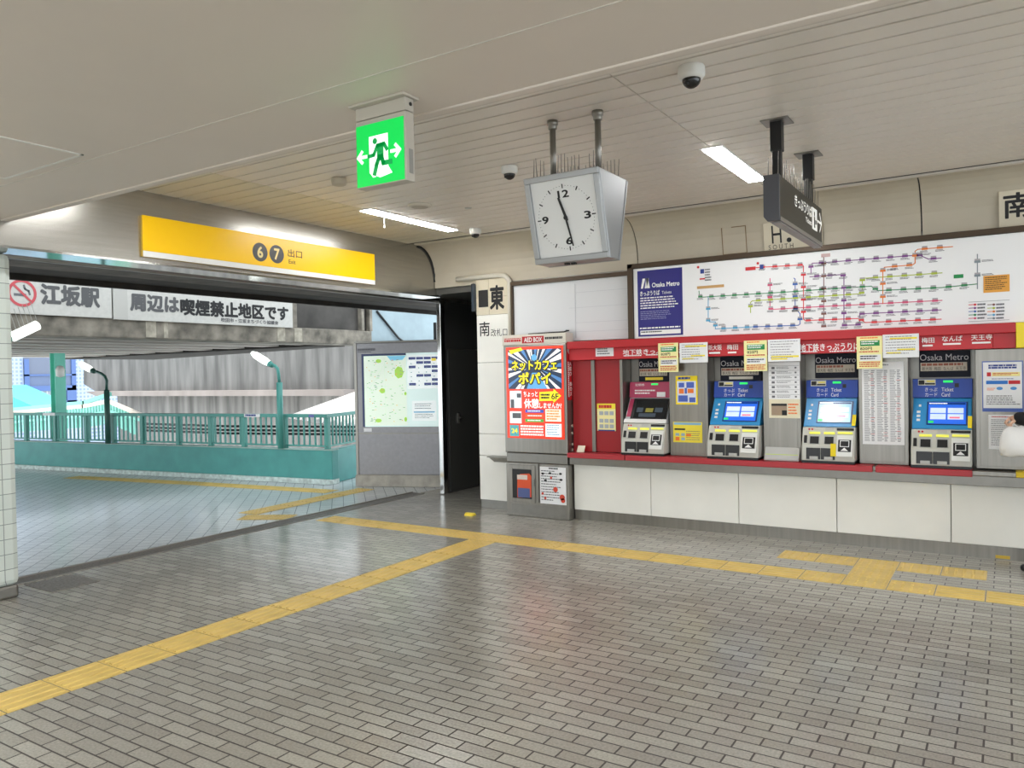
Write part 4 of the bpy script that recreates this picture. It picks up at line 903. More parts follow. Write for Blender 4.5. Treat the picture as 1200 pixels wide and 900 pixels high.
# ------------------------------------------------------------------ hanging black ticket sign
t = thing('hanging_sign', (-1.217, 5.55, CZ), 'black hanging ticket office sign with white Japanese lettering, arrow and bird spikes', 'sign')
M_SIGN = mat('sign charcoal', '3A3835', 0.35, 0.3)
prof_ = [(-1.17, 2.50), (-1.17, 2.782), (-1.264, 2.782), (-1.264, 2.53), (-1.24, 2.50)]
MB().prism('y', prof_, 4.925, 6.20).build('case', M_SIGN, t, 0.004)
MB().prism('y', [(x*1.0, z) for x, z in [(-1.168, 2.498), (-1.168, 2.784), (-1.266, 2.784), (-1.266, 2.53), (-1.242, 2.498)]], 4.905, 4.927).build('end_cap', mat('end cap grey', '55555A', 0.35, 0.3), t, 0.004)
PG = PE(-1.17)
MB().rect(PG, (4.93, 2.50, 6.19, 2.525), 0.006).build('lower_rail', mat('rail silver', 'A5A3A0', 0.3, 0.7), t, 0.002)
MB().box(-1.225, -1.175, 4.95, 6.18, 2.488, 2.501).build('underside_strip', mat('strip grey', '8A8582', 0.4), t)
def gx(x0, y0, x1, y1): return PG.rpx(x0, y0, x1, y1)
q0 = PG.px(931, 240)[0]; q1 = PG.px(951, 260)[0]
M_SGW = mat('sign letter white', 'F4F2EC', 0.5, emit=0.35)
txt('きっぷうりば', PG, (q0, 2.655, q1, 2.735), M_SGW, t, bold=0.02)
txt('Tickets', PG, (PG.px(944, 270)[0], 2.60, PG.px(951, 275)[0], 2.635), M_SGW, t, bold=0.02)
p0, p1 = PG.px(951.8, 262)[0], PG.px(957.2, 262)[0]
ic = MB().rect(PG, (p0, 2.585, p1, 2.74), 0.002).build('pictogram', M_SGW, t)
MB().rect(PG, (p0+0.05, 2.60, p0+0.09, 2.68), 0.001, 0.002).disc(PG, p0+0.07, 2.70, 0.018, 0.001, 0.002).rect(PG, (p0+0.10, 2.63, p1-0.02, 2.66), 0.001, 0.002).build('ticket_figure', M_SIGN, ic)
a0, a1 = PG.px(957.8, 265)[0], min(6.17, PG.px(962.5, 268)[0])
MB().line(PG, [(a0, 2.665), (a1, 2.665)], 0.016, 0.001, 0.002).line(PG, [(a1-0.06, 2.73), (a1, 2.665), (a1-0.06, 2.60)], 0.016, 0.001, 0.002).build('arrow', M_SGW, t)
for y in (5.067, 5.985):
    pt = MB().box(-1.243, -1.19, y-0.026, y+0.026, 2.78, 2.98).box(-1.252, -1.181, y-0.035, y+0.035, 2.96, CZ).build('post', M_BLACK, t, 0.004)
    MB().box(-1.30, -1.13, y-0.085, y+0.085, CZ-0.008, CZ).build('ceiling_plate', M_DSTEEL, pt, 0.002)
for xx in (-1.19, -1.25):
    MB().box(xx-0.008, xx+0.008, 4.95, 6.18, 2.782, 2.79).build('spike_base', M_DSTEEL, t)
    for k in range(22):
        y = 4.97+k*1.19/21
        if min(abs(y-5.067), abs(y-5.985)) > 0.05: spike(xx, y, 2.788, t, 1.0+0.4*RND.random(), 0.1*(RND.random()-0.5), 0.1*(RND.random()-0.5))

# ------------------------------------------------------------------ yellow exit sign on the lintel
PL = PE(LX)
PL2 = PE(LX+0.028)
R = (PL2.px(167, 276)[0], PL2.px(303, 317)[1], PL2.px(439, 315)[0], PL2.px(303, 275)[1])
t = thing('yellow_exit_sign', (LX, 5.16, 2.62), 'long yellow sign for exits 6 and 7 on the steel lintel over the passage', 'sign')
MB().rect(PL, R, 0.028).build('case', mat('sign edge', 'C9A21F', 0.4), t, 0.004)
MB().rect(PL2, (R[0], R[1]+0.05, R[2], R[3]), 0.003).build('yellow_face', mat('sign yellow', 'F9C500', 0.30, emit=0.12), t, 0.001)
MB().rect(PL2, (R[0], R[1], R[2], R[1]+0.048), 0.003).build('white_strip', mat('sign white', 'E6E6E2', 0.3, emit=0.1), t, 0.001)
for s, x in (('6', 304.5), ('7', 324.0)):
    u, v = PL2.px(x, 295.5 if s == '6' else 298.0)
    d = MB().disc(PL2, u, v, 0.088, 0.001, 0.003, 32).build('number_disc', mat('disc grey', '3B3A38', 0.4), t)
    txt(s, PL2, (u-0.034, v-0.055, u+0.034, v+0.055), mat('sign cream', 'F3DF9A', 0.5), d, off=0.0055, bold=0.03, name='numeral')
txt('出口', PL2, (PL2.px(337, 297)[0], PL2.px(345, 302)[1], PL2.px(353.5, 297)[0], PL2.px(345, 293)[1]), M_INK, t, off=0.0045, bold=0.005)
txt('Exit', PL2, (PL2.px(338, 306)[0], PL2.px(342, 309.3)[1], PL2.px(346, 306)[0], PL2.px(342, 304.6)[1]), M_INK, t, off=0.0045, bold=0.01)

# ------------------------------------------------------------------ tactile paving
PITCH = 0.3025; Zf = PZ(0.0)
def tile_mesh(kind, along='y'):
    mb = MB(); s = PITCH/2-0.004; mb.box(-s, s, -s, s, 0.0, 0.003)
    if kind == 'bar':
        for k in range(4):
            c = -0.105+k*0.07
            if along == 'y': mb.prism('y', [(c-0.016, 0.003), (c-0.010, 0.007), (c+0.010, 0.007), (c+0.016, 0.003)], -s+0.012, s-0.012)
            else: mb.prism('x', [(c-0.016, 0.003), (c-0.010, 0.007), (c+0.010, 0.007), (c+0.016, 0.003)], -s+0.012, s-0.012)
    else:
        for i in range(5):
            for j in range(5): mb.lathe((-0.118+i*0.059, -0.118+j*0.059, 0.003), [(0.013, 0.0), (0.009, 0.004)], 8)
    o = mb.build('tmp', M_TILEY); me = o.data; bpy.data.objects.remove(o); return me
TM = {('bar', 'y'): tile_mesh('bar', 'y'), ('bar', 'x'): tile_mesh('bar', 'x'), ('dot', 'y'): tile_mesh('dot')}
TM[('dot', 'x')] = TM[('dot', 'y')]
def strip(label, loc, cells, rz=0.0):
    t = thing('tactile_strip', loc, label, 'tactile paving', rz=0.0)
    for x, y, kind, al in cells:
        o = bpy.data.objects.new('paving_tile', TM[(kind, al)]); link(o, t); o.location = Vector((x, y, 0.0))-Vector(loc)
    return t
yj = 2.114
strip('yellow tactile strip running from the lower left of the picture towards the ticket wall', (-4.24, 3.0, 0), [(-4.238, yj+(k+0.5)*PITCH, 'bar', 'y') for k in range(-8, 12)] + [(-4.238, yj+12.5*PITCH, 'dot', 'y')])
xj = -0.446
yt = 6.205
cells = []
k0 = int((-6.60-xj)/PITCH)
for k in range(k0, 8):
    x = xj+(k+0.5)*PITCH
    near = abs(x+4.238) < 0.7 or k in (-3, 0, -2, -1)
    if k in (-2,): near = True
    cells.append((x, yt, 'dot' if (abs(x+4.238) < 0.62 or k in (-3, -2, -1)) else 'bar', 'x'))
strip('yellow tactile strip running along the ticket machines', (-3.0, yt, 0), cells)
cells = []
for k in (-4, -3, -2, -1, 0): cells.append((xj+(k+0.5)*PITCH, yt+2*PITCH, 'dot', 'y'))
cells.append((xj+(-2+0.5)*PITCH, yt+PITCH, 'dot', 'y'))
strip('short dotted yellow tactile patch in front of the second blue machine', (-0.9, yt+0.4, 0), cells)
def diag(label, pts, kind='bar'):
    t = thing('tactile_strip', (pts[0][0], pts[0][1], 0), label, 'tactile paving')
    for (xa, ya), (xb, yb) in zip(pts, pts[1:]):
        d = Vector((xb-xa, yb-ya)); L = d.length; n = max(1, int(L/PITCH+0.5)); ang = math.atan2(d.y, d.x)
        for k in range(n):
            o = bpy.data.objects.new('paving_tile', TM[(kind if 0 < k < n-1 else 'dot', 'x')]); link(o, t)
            o.location = Vector((xa, ya, 0))+Vector((d.x, d.y, 0))*((k+0.5)*PITCH/L)-Vector((pts[0][0], pts[0][1], 0)); o.rotation_euler = (0, 0, ang)
diag('faint yellow tactile strip beyond the drain, along the foot of the teal parapet', [(-13.2, 6.93), (-10.6, 7.35), (-7.95, 7.68)])
diag('yellow tactile strip beyond the drain, running away towards the map board', [(-7.56, 5.98), (-7.64, 7.95)])
diag('short yellow tactile strip beyond the drain, joining the threshold strip', [(-7.42, 5.80), (-6.99, 6.03)], 'dot')
# metal drain at the threshold
t = thing('drain_grate', (-6.71, 5.6, 0), 'long grey perforated drain cover across the passage threshold', 'drain')
MB().box(-6.80, -6.62, 2.9, 8.10, 0.0, 0.004).build('cover', mat('drain grey', '77726D', 0.5, 0.4, noise=0.35, nscale=60), t)
MB().box(-6.83, -6.80, 2.9, 8.10, 0.0, 0.012).box(-6.62, -6.605, 2.9, 8.10, 0.0, 0.006).build('edge_strip', mat('drain edge', 'A09C95', 0.4, 0.6), t)
t = MB().box(-6.55, -6.12, 3.05, 3.42, 0.0, 0.004).build('floor_hatch', mat('hatch grey', '8B8680', 0.45, 0.4, noise=0.3, nscale=50)); tag(t, 'grey perforated metal plate on the floor beside the tiled pillar', 'floor plate')
t = MB().prism('x', [(-0.045+7.08, 0.0), (7.125, 0.0), (7.10, 0.03), (7.06, 0.03)], -5.175, -5.06).build('door_wedge', mat('wedge yellow', 'E9D043', 0.5), None, 0.006); tag(t, 'small yellow wedge lying on the floor before the dark recess', 'wedge')

# ------------------------------------------------------------------ passage: map board, railing, lamps
a2 = Vector((-7.93, 8.21, 0)); b2 = Vector((-6.70, 8.686, 0)); exm = (b2-a2).normalized()
PB2 = Plane(a2, exm, (0, 0, 1)); Lm = (b2-a2).length
t = thing('map_board', tuple(a2), 'steel information board with a lit area map standing beside the passage', 'information board')
def slab(u0, v0, u1, v1, d0, d1): return MB().rect(PB2, (u0, v0, u1, v1), d1-d0, d0)
slab(-0.02, 0.0, Lm+0.05, 0.17, -0.34, 0.02).build('plinth', mat('plinth stone', 'A7A196', 0.8, noise=0.2, nscale=8), t, 0.01)
slab(0.0, 0.17, Lm, 2.06, -0.30, 0.0).build('case', mat('board steel', '8C8A8C', 0.4, 0.6, noise=0.06, nscale=20), t, 0.006)
slab(-0.005, 0.17, 0.035, 2.07, -0.31, 0.012).build('side_rail', M_STEEL, t, 0.004)
slab(0.0, 0.755, Lm, 0.775, -0.01, 0.004).build('seam', M_DSTEEL, t)
slab(0.0, 2.06, Lm, 2.085, -0.31, 0.014).build('cap', M_DSTEEL, t, 0.004)
R = PB2.rpx(428, 417.5, 515, 501)
MB().rect(PB2, (0.125, 0.86, Lm-0.04, 1.905), 0.004).build('lit_panel', mat('lit pale', 'D9EDE9', 0.3, emit=0.33), t)
q = MB().rect(PB2, (0.145, 0.88, 0.78, 1.87), 0.002, 0.004).build('area_map', mat('lit map', 'E3F2DE', 0.3, emit=0.33), t)
Rm = (0.145, 0.88, 0.78, 1.87)
g_ = MB()
for a, b, c, d in ((0.72, 0.15, 0.94, 0.33), (0.36, 0.46, 0.50, 0.54), (0.24, 0.90, 0.40, 0.96), (0.28, 0.04, 0.42, 0.10), (0.94, 0.52, 1.0, 0.57), (0.93, 0.88, 1.0, 0.95)):
    r_ = sub(Rm, a, b, c, d); g_.disc(PB2, (r_[0]+r_[2])/2, (r_[1]+r_[3])/2, (r_[2]-r_[0])/2, 0.0006, 0.0062, 7, (r_[3]-r_[1])/2)
g_.build('park', mat('lit park', 'A7D64E', 0.3, emit=0.3), q)
r_ = sub(Rm, 0.55, 0.0, 1.0, 0.07); MB().poly(PB2, [(r_[0], r_[3]), (r_[0]+0.06, r_[1]), (r_[2]-0.05, r_[1]+0.01), (r_[2], r_[3])], 0.0006, 0.0062).build('river', mat('lit river', '7FCBEA', 0.3, emit=0.3), q)
h = MB()
for pts in ([(0.49, 0.03), (0.50, 0.95)], [(0.52, 0.08), (0.1, 0.5)], [(0.05, 0.75), (0.95, 0.70)], [(0.05, 0.42), (0.9, 0.45)]): h.line(PB2, [(Rm[0]+x*0.635, Rm[3]-y*0.99) for x, y in pts], 0.004, 0.0006, 0.0066)
h.build('road', mat('lit road', 'B4BDBB', 0.3, emit=0.6), q)
h = MB()
for k in range(90):
    x, y = RND.random()*0.9+0.04, RND.random()*0.9+0.05; r_ = sub(Rm, x, y, x+0.03+0.03*RND.random(), y+0.008); h.rect(PB2, r_, 0.0005, 0.007)
h.build('place_print', mat('lit print', '8E9A96', 0.5, emit=0.3), q)
h = MB()
for k in range(24):
    x, y = RND.random()*0.9+0.04, RND.random()*0.9+0.05; h.rect(PB2, sub(Rm, x, y, x+0.02, y+0.012), 0.0005, 0.0072)
h.build('red_mark', mat('lit red', 'DE7A5A', 0.5, emit=0.5), q)
MB().rect(PB2, (0.11, 1.875, 0.78, 1.905), 0.003, 0.004).rect(PB2, (0.11, 0.86, 0.143, 1.875), 0.003, 0.004).build('map_border', mat('border navy', '2E3A66', 0.4), t)
Rg = (0.80, 1.40, Lm-0.05, 1.87)
q = MB().rect(PB2, Rg, 0.002, 0.004).build('guide_sheet', mat('lit white', 'F0F6F6', 0.3, emit=0.35), t)
h = MB()
for r in range(7):
    for c in range(4):
        if r == 0 or RND.random() < 0.35: h.rect(PB2, sub(Rg, 0.04+c*0.24, 0.05+r*0.13, 0.26+c*0.24, 0.13+r*0.13), 0.0005, 0.0062)
h.build('heading', mat('guide navy', '4C568C', 0.5, emit=0.2), q)
h = MB()
for r in range(1, 7):
    for c in range(4): h.disc(PB2, *(lambda s_: (s_[0], s_[1]))(sub(Rg, 0.12+c*0.24, 0, 1, 0.12+r*0.13)), 0.010, 0.0005, 0.0064, 8)
h.build('pictogram', mat('guide pict', '7C8C90', 0.5, emit=0.3), q)
MB().rect(PB2, sub(Rg, 0.76, 0.10, 0.90, 0.18), 0.0005, 0.0066).build('yellow_mark', mat('guide yellow', 'F2D64A', 0.5, emit=0.3), q)
Rn = (0.86, 0.945, Lm-0.11, 1.22)
q = MB().rect(PB2, Rn, 0.002, 0.004).build('notice_sheet', mat('lit white', 'F0F6F6'), t)
MB().rect(PB2, sub(Rn, 0.05, 0.52, 0.95, 0.60), 0.0005, 0.0062).build('blue_rule', mat('rule blue', '7FA9C4', 0.5, emit=0.4), q); greek(PB2, sub(Rn, 0.1, 0.12, 0.92, 0.46), 3, M_GINK, q, off=0.0062, fill=0.35); greek(PB2, sub(Rn, 0.1, 0.66, 0.92, 0.94), 3, M_GINK, q, off=0.0062, fill=0.35)
greek(PB2, (0.05, 1.945, 0.32, 1.985), 1, M_GINK, t, off=0.002, fill=0.8, lo=0.05, hi=0.1, ragged=0.05); greek(PB2, (0.05, 1.925, 0.34, 1.94), 1, M_GINK, t, off=0.002, fill=0.7)
MB().rect(PB2, (0.12, 0.79, 0.24, 0.84), 0.002).build('small_plate', M_PAPER, t)
# parapet with railing
A3 = Vector((-16.6, 7.03, 0)); B3 = Vector((-8.50, 8.17, 0)); dr = (B3-A3).normalized()
Lp = (B3-A3).length
PPp = Plane(A3, dr, (0, 0, 1))
t = thing('parapet', tuple(A3), 'teal painted concrete parapet along the passage', 'parapet')
MB().rect(PPp, (0, 0.07, Lp+0.1, 0.50), 0.16, -0.16).build('wall', M_TEAL, t, 0.01)
MB().rect(PPp, (0, 0.50, Lp+0.1, 0.515), 0.18, -0.17).build('coping', mat('coping pale', '9CB8B2', 0.6), t)
MB().rect(PPp, (0, 0.0, Lp+0.1, 0.075), 0.22, -0.17).build('kerb', mat('kerb pale', 'C3D0CC', 0.8, noise=0.3, nscale=15), t, 0.008)
E3 = Vector((-8.9, 9.6, 0)); d2 = (E3-B3).normalized(); L2 = (E3-B3).length; PP2 = Plane(B3, d2, (0, 0, 1))
MB().rect(PP2, (0.05, 0.0, L2, 0.50), 0.16, -0.10).build('wall', M_TEAL, t, 0.01)
rl = thing('railing', tuple(A3), 'teal painted metal railing of upright bars on the parapet', 'railing')
MB().rect(PPp, (0, 0.985, Lp, 1.035), 0.07, -0.11).build('top_rail', M_TEALL, rl, 0.006)
MB().rect(PPp, (0, 0.545, Lp, 0.57), 0.04, -0.095).build('bottom_rail', M_TEALL, rl, 0.004)
MB().rect(PP2, (0, 0.985, L2, 1.035), 0.07, -0.05).build('top_rail', M_TEALL, rl, 0.006)
MB().rect(PP2, (0, 0.545, L2, 0.57), 0.04, -0.035).build('bottom_rail', M_TEALL, rl, 0.004)
ups = sorted([PPp.px(x, 500)[0] for x in (97, 129, 163, 282, 330)]+[PPp.px(205, 500)[0], PPp.px(243, 500)[0], Lp-0.03])
ups = [u-0.82*k for u in ups[:1] for k in (3, 2, 1) if u-0.82*k > 0.05]+ups
for u in ups: MB().rect(PPp, (u-0.035, 0.515, u+0.035, 0.985), 0.07, -0.11).build('post', M_TEALL, rl, 0.004)
bal = MB().box(-0.011, 0.011, -0.011, 0.011, 0.0, 0.42).build('baluster', M_TEALL, rl); bme = bal.data; bpy.data.objects.remove(bal); bme.transform(Matrix.Translation(ORG[rl.name]))
def balus(P):
    o = bpy.data.objects.new('baluster', bme); link(o, rl); o.location = P-ORG[rl.name]; o.rotation_euler = (0, 0, math.atan2(dr.y, dr.x))
nb = int(Lp/0.105)
for k in range(nb):
    u = 0.05+k*0.105
    if min(abs(u-q) for q in ups) > 0.055: balus(PPp.p(u, 0.565, -0.075))
for k in range(12): balus(PP2.p(0.12+k*0.105, 0.565, -0.015))
q = PPp.rpx(284, 486.5, 302.5, 491.5); MB().rect(PPp, (q[0], 0.985, q[2], 1.035), 0.003, -0.039).build('name_plate', M_PAPER, rl); greek(PPp, (q[0]+0.03, 0.997, q[2]-0.03, 1.028), 1, M_BLUEINK, rl, off=-0.034, fill=0.9)
q = PPp.rpx(48, 484, 62, 490); MB().rect(PPp, (q[0], 0.985, q[2], 1.035), 0.003, -0.039).build('name_plate', M_PAPER, rl)
q = PPp.rpx(360, 486, 366, 490); MB().rect(PPp, (q[0], 0.99, q[2], 1.03), 0.003, -0.039).build('blue_plate', mat('plate violet', '6A70B0', 0.5), rl)
# street lamps rising from the parapet
def street_lamp(pole, bend, tipa, tipb, label, col, r=0.045, zsplit=0.3):
    P0 = PPp.px(*pole[0]); base = PPp.p(P0[0], 0.5, -0.06)
    def q(x, y): u, v = PPp.px(x, y); return PPp.p(u, v, 0.05)
    t = thing('street_lamp', tuple(base), label, 'street lamp', 'street lamps on the parapet')
    top = q(*pole[1]); base2 = Vector((top.x, top.y, 0.518))
    MB().tube([base2, top], r, 14).build('pole', col, t, smooth=True)
    MB().tube([top]+[q(*b) for b in bend], r*0.55, 10).build('arm', col, t, smooth=True)
    a, b = q(*tipa), q(*tipb); d = (b-a)
    MB().tube([a-d*0.12, a, a+d*0.25, a+d*0.8, b], [0.028, 0.045, 0.058, 0.055, 0.028], 14).build('lamp_shade', mat('lamp lit shade', 'F4FBF4', 0.3, emit=1.3), t, smooth=True)
    MB().tube([a-d*0.22, a-d*0.02], [0.032, 0.05], 12).build('holder', col, t, smooth=True)
    return t
street_lamp(((129, 500), (128, 457)), [(128, 446), (126, 441), (122, 438), (116, 435.5)], (111, 434), (97, 426), 'dark green street lamp near the far railing with a bent arm', mat('lamp dark green', '2F5A52', 0.45))
street_lamp(((330, 500), (330, 448)), [(329, 438), (328, 432), (325, 429), (321, 427)], (318, 426), (298, 413.5), 'teal street lamp in front of the concrete viaduct with a bent arm', M_TEALL)
# teal steel column beyond the parapet
Y7 = PN(7.75); cxx = Y7.px(66, 470)[0]
COLTOP = PE(-9.5).px(300, 400.5)[1]
t = thing('steel_column', (cxx, 7.75, 0), 'bright teal steel column at the far left beside the railing', 'column')
MB().box(cxx-0.10, cxx-0.085, 7.70, 7.90, 0.0, COLTOP).box(cxx+0.06, cxx+0.075, 7.70, 7.90, 0.0, COLTOP).box(cxx-0.085, cxx+0.06, 7.79, 7.81, 0.0, COLTOP).build('shaft', mat('column teal', '7BDCC6', 0.4), t, 0.004)
u, v = Y7.px(70, 433)
MB().lathe((u+0.15, 7.68, v-0.1), [(0.001, -0.05), (0.07, -0.03), (0.08, 0.10), (0.05, 0.16), (0.001, 0.17)], 14).build('horn_lamp', M_WHITEP, t, smooth=True)
# tube lamp with bird spikes next to the pillar
PT = PE(-7.6); u0, v0 = PT.px(12, 396); u1, v1 = PT.px(46, 380)
t = thing('tube_lamp', tuple(PT.p(u0, v0)), 'glowing slanted lamp with bird spikes beside the tiled pillar under the girder', 'lamp')
a, b = PT.p(u0, v0), PT.p(u1, v1)
MB().tube([a, a+(b-a)*0.06, a+(b-a)*0.94, b], [0.025, 0.045, 0.045, 0.015], 16).build('lamp_shade', mat('lamp lit shade', 'F4FBF4'), t, smooth=True)
MB().tube([a+(a-b)*0.35+Vector((0, 0, 0.02)), a], [0.028, 0.035], 10).build('arm', M_TEALL, t, smooth=True)
dd = (b-a)/7.0
for k in range(7):
    s_ = a+dd*(k+0.4)+Vector((0, 0, 0.05)); MB().tube([s_, s_+Vector((0, -0.05, 0.17))], 0.003, 5).build('bird_spike', M_GREYP, t)
# viaduct girder with the painted signs
GX = -9.5
PGd = PE(GX)
def gz(x, y): return PGd.px(x, y)
zb = gz(300, 400.5)[1]
t = thing('viaduct_girder', (GX, 6, zb), 'stained dark concrete girder crossing above the passage', 'girder')
yslit = gz(438, 385)[0]
MB().box(GX-0.55, GX, 1.0, yslit-0.05, zb, zb+0.245).build('bottom_flange', M_CONCD, t, 0.015)
MB().box(GX-0.5, GX-0.12, 1.0, yslit-0.05, zb+0.245, 7.0).build('web', mat('girder web', '4A4744', 0.85, noise=0.35, nscale=2.5), t)
for x in (344, 347.5, 426.5, 436): yy = gz(x, 375)[0]; MB().box(GX-0.12, GX-0.02, yy-0.035, yy+0.035, zb+0.245, 3.3).build('stiffener', M_CONCD, t, 0.01)
h = MB()
for x0, x1 in ((171, 183), (192, 197), (325, 334), (345, 354)): h.rect(PGd, (gz(x0, 390)[0], zb+0.02, gz(x1, 390)[0], zb+0.23), 0.004)
h.build('pale_stain', mat('lime stain', 'A9A294', 0.9, noise=0.3, nscale=12), t)
t = thing('steel_girder', (GX, 12, zb), 'pale blue grey girder end seen above the map board', 'girder')
MB().box(GX-0.5, GX-0.12, yslit+0.05, 14.0, zb+0.02, 7.0).build('web', mat('pale girder', '8FA0A8', 0.7, noise=0.15, nscale=2), t)
MB().box(GX-0.55, GX, yslit+0.05, 14.0, zb-0.04, zb+0.06).build('bottom_flange', mat('pale girder flange', '8B8C88', 0.8, noise=0.2, nscale=4), t, 0.01)
MB().tube([(GX-0.10, yslit+0.2, zb+0.62), (GX-0.08, yslit+0.75, zb+0.15), (GX-0.05, yslit+1.0, zb+0.02)], 0.02, 6).build('cable', M_DARK, t, smooth=True)
MB().box(GX-0.5, GX-0.1, 13.3, 14.0, -3.0, zb-0.04).build('pier', M_CONC, t)
t = thing('cable_bracket', tuple(PB2.p(Lm-0.13, 2.085)), 'small dark bracket with a cable on top of the map board', 'bracket')
MB().rect(PB2, (Lm-0.15, 2.085, Lm-0.11, 2.33), 0.04, -0.12).build('upright', M_DARK, t, 0.003); MB().tube([PB2.p(Lm-0.10, 2.30, -0.1), PB2.p(Lm-0.03, 2.22, -0.1), PB2.p(Lm+0.02, 2.12, -0.1), PB2.p(Lm+0.04, 2.09, -0.1)], 0.008, 6).build('cable', M_BLACK, t, smooth=True)
# the two signs
PSg = PE(GX+0.03); M_SGN = mat('sign board', 'C9C7C2', 0.6, noise=0.06, nscale=20)
def quadsign(label, x0, x1, yt0, yt1, yb0, yb1):
    u0, u1 = PSg.px(x0, (yt0+yb0)/2)[0], PSg.px(x1, (yt1+yb1)/2)[0]
    v0 = (PSg.px(x0, yb0)[1]+PSg.px(x1, yb1)[1])/2; v1 = (PSg.px(x0, yt0)[1]+PSg.px(x1, yt1)[1])/2+0.03
    t = thing('girder_sign', tuple(PSg.p((u0+u1)/2, v0)), label, 'sign'); MB().rect(PSg, (u0, v0, u1, v1), 0.025, -0.025).build('board', M_SGN, t, 0.003)
    return t, (u0, v0, u1, v1)
M_FADE = mat('faded ink', '5A5A5C', 0.7)
t, R = quadsign('white no smoking sign with faded lettering at the left end of the girder', 8, 131, 329, 339.5, 367, 373)
u, v = PSg.px(26, 343.5)
MB().ring(PSg, u, v, 0.125, 0.155, 0.002, 0.002).line(PSg, [(u-0.09, v+0.09), (u+0.09, v-0.09)], 0.025, 0.002, 0.003).build('red_ring', mat('faded red', 'C9555C', 0.6), t)
MB().rect(PSg, (u-0.09, v-0.035, u+0.04, v-0.005), 0.001, 0.001).line(PSg, [(u+0.02, v+0.09), (u+0.03, v+0.05), (u+0.07, v+0.03), (u+0.08, v-0.01)], 0.022, 0.001, 0.001).build('cigarette', M_GINK, t)
txt('江坂駅', PSg, (PSg.px(47, 345)[0], PSg.px(80, 359)[1], PSg.px(117, 348)[0], PSg.px(80, 334.5)[1]), M_FADE, t, bold=0.05)
t, R = quadsign('long white Japanese sign on the girder, right of the no smoking symbol', 133, 343, 340, 358, 373, 385)
ya, yb_ = 0.30, 0.82
txt('周辺は', PSg, (PSg.px(152, 357)[0], R[1]+0.115, PSg.px(210, 360)[0], R[3]-0.04), M_FADE, t, bold=0.05)
txt('喫煙禁止地区です', PSg, (PSg.px(211, 360)[0], R[1]+0.10, PSg.px(338, 368)[0], R[3]-0.06), M_INK, t, bold=0.045)
txt('吹田市・江坂まちづくり協議会', PSg, (PSg.px(259, 376)[0], R[1]+0.035, PSg.px(326, 380)[0], R[1]+0.095), M_FADE, t, bold=0.03)
MB().rect(PSg, (R[0], R[1], PSg.px(149.5, 358)[0], R[3]), 0.002, 0.0).build('patch', mat('sign patch', 'BDBBB6', 0.6), t)
# deck underside: corrugated ribs along y
t = thing('viaduct_deck', (-14, 5, 2.2), 'ribbed dark underside of the railway deck beyond the girder', 'deck')
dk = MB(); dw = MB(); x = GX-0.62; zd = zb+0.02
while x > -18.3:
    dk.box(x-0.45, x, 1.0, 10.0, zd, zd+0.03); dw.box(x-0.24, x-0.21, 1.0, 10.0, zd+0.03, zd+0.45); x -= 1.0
dw.build('rib_webs', M_UNDER, t)  # webs coloured dark to paint the shade between the pale ribs
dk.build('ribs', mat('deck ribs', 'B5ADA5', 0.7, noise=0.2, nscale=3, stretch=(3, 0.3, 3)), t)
MB().box(-19, GX-0.58, 1.0, 10.2, zd+0.4, zd+0.7).build('slab', M_UNDER, t)  # slab darkened too, as painted shade above the ribs
MB().prism('z', [(GX-0.58, 9.55), (GX-0.58, 10.2), (-19, 12.2), (-19, 9.9)], zd-0.03, zd+0.4).build('edge_beam', M_UNDER, t)
# concrete viaduct in the background
PV = PN(16.0)
def V(x, y): return PV.px(x, y)
t = thing('concrete_viaduct', (-20, 16, 0), 'grey streaked concrete viaduct wall behind the railing', 'viaduct')
def solid(pts, y0, y1, nm, m):
    MB().prism('y', pts, y0, y1).build(nm, m, t)
zl1, zl0 = V(270, 458)[1], V(270, 463.5)[1]
solid([V(98, 450), V(98, 412), V(412, 385), (V(414, 456)[0], zl1), (V(112, 457)[0], zl1)], 16.0, 18.0, 'upper_wall', M_CONC)
solid([(V(112, 457)[0], zl1+0.02), (V(125, 462)[0], zl0), (V(417, 463)[0], zl0), (V(414, 457)[0], zl1+0.02)], 15.6, 18.0, 'ledge', mat('ledge concrete', '8F8580', 0.8, noise=0.15, nscale=1.5, stretch=(1, 0.1, 0.1)))
solid([(V(128, 463)[0], zl0), (V(128, 463)[0], -3), (V(415, 463)[0], -3), (V(415, 463)[0], zl0)], 16.3, 18.0, 'lower_wall', mat('lower concrete', '7E7B78', 0.85, noise=0.45, nscale=2, stretch=(2, 2, 0.15)))
MB().box(V(412, 430)[0]+0.02, V(412, 430)[0]+0.6, 16.4, 18, zl1, 3.2).build('rough_end', mat('rough concrete', '8A867E', 0.9, noise=0.5, nscale=10), t)
# white corrugated roof below
PR = PN(11.0)
def Q(x, y, d): k = Plane((0, d, 0), (1, 0, 0), (0, 0, 1)); u, v = k.px(x, y); return Vector((u, d, v))
t = thing('corrugated_roof', (-11, 12, 0), 'white corrugated roof sloping down behind the railing left of the map board', 'roof')
c0, c1, c2, c3 = Q(338, 487, 11.0), Q(424, 457, 14.0), Q(430, 484, 11.5), Q(424, 500, 10.6)
rf = MB(); n_ = 10
for k in range(n_):
    a, b = k/n_, (k+1)/n_
    p0, p1 = c0.lerp(c2, 0), c0
    A_, B_ = c0.lerp(c3, a), c1.lerp(c2, a); A2, B2 = c0.lerp(c3, b-0.03), c1.lerp(c2, b-0.03)
    off = Vector((0, 0, 0.05)); dn = Vector((0, 0, -0.06))
    rf.add([A_+dn, B_+dn, B2+dn, A2+dn, A_, B_+off*0, B2+off, A2+off], [(0, 1, 2, 3), (4, 7, 6, 5), (0, 4, 5, 1), (1, 5, 6, 2), (2, 6, 7, 3), (3, 7, 4, 0)])
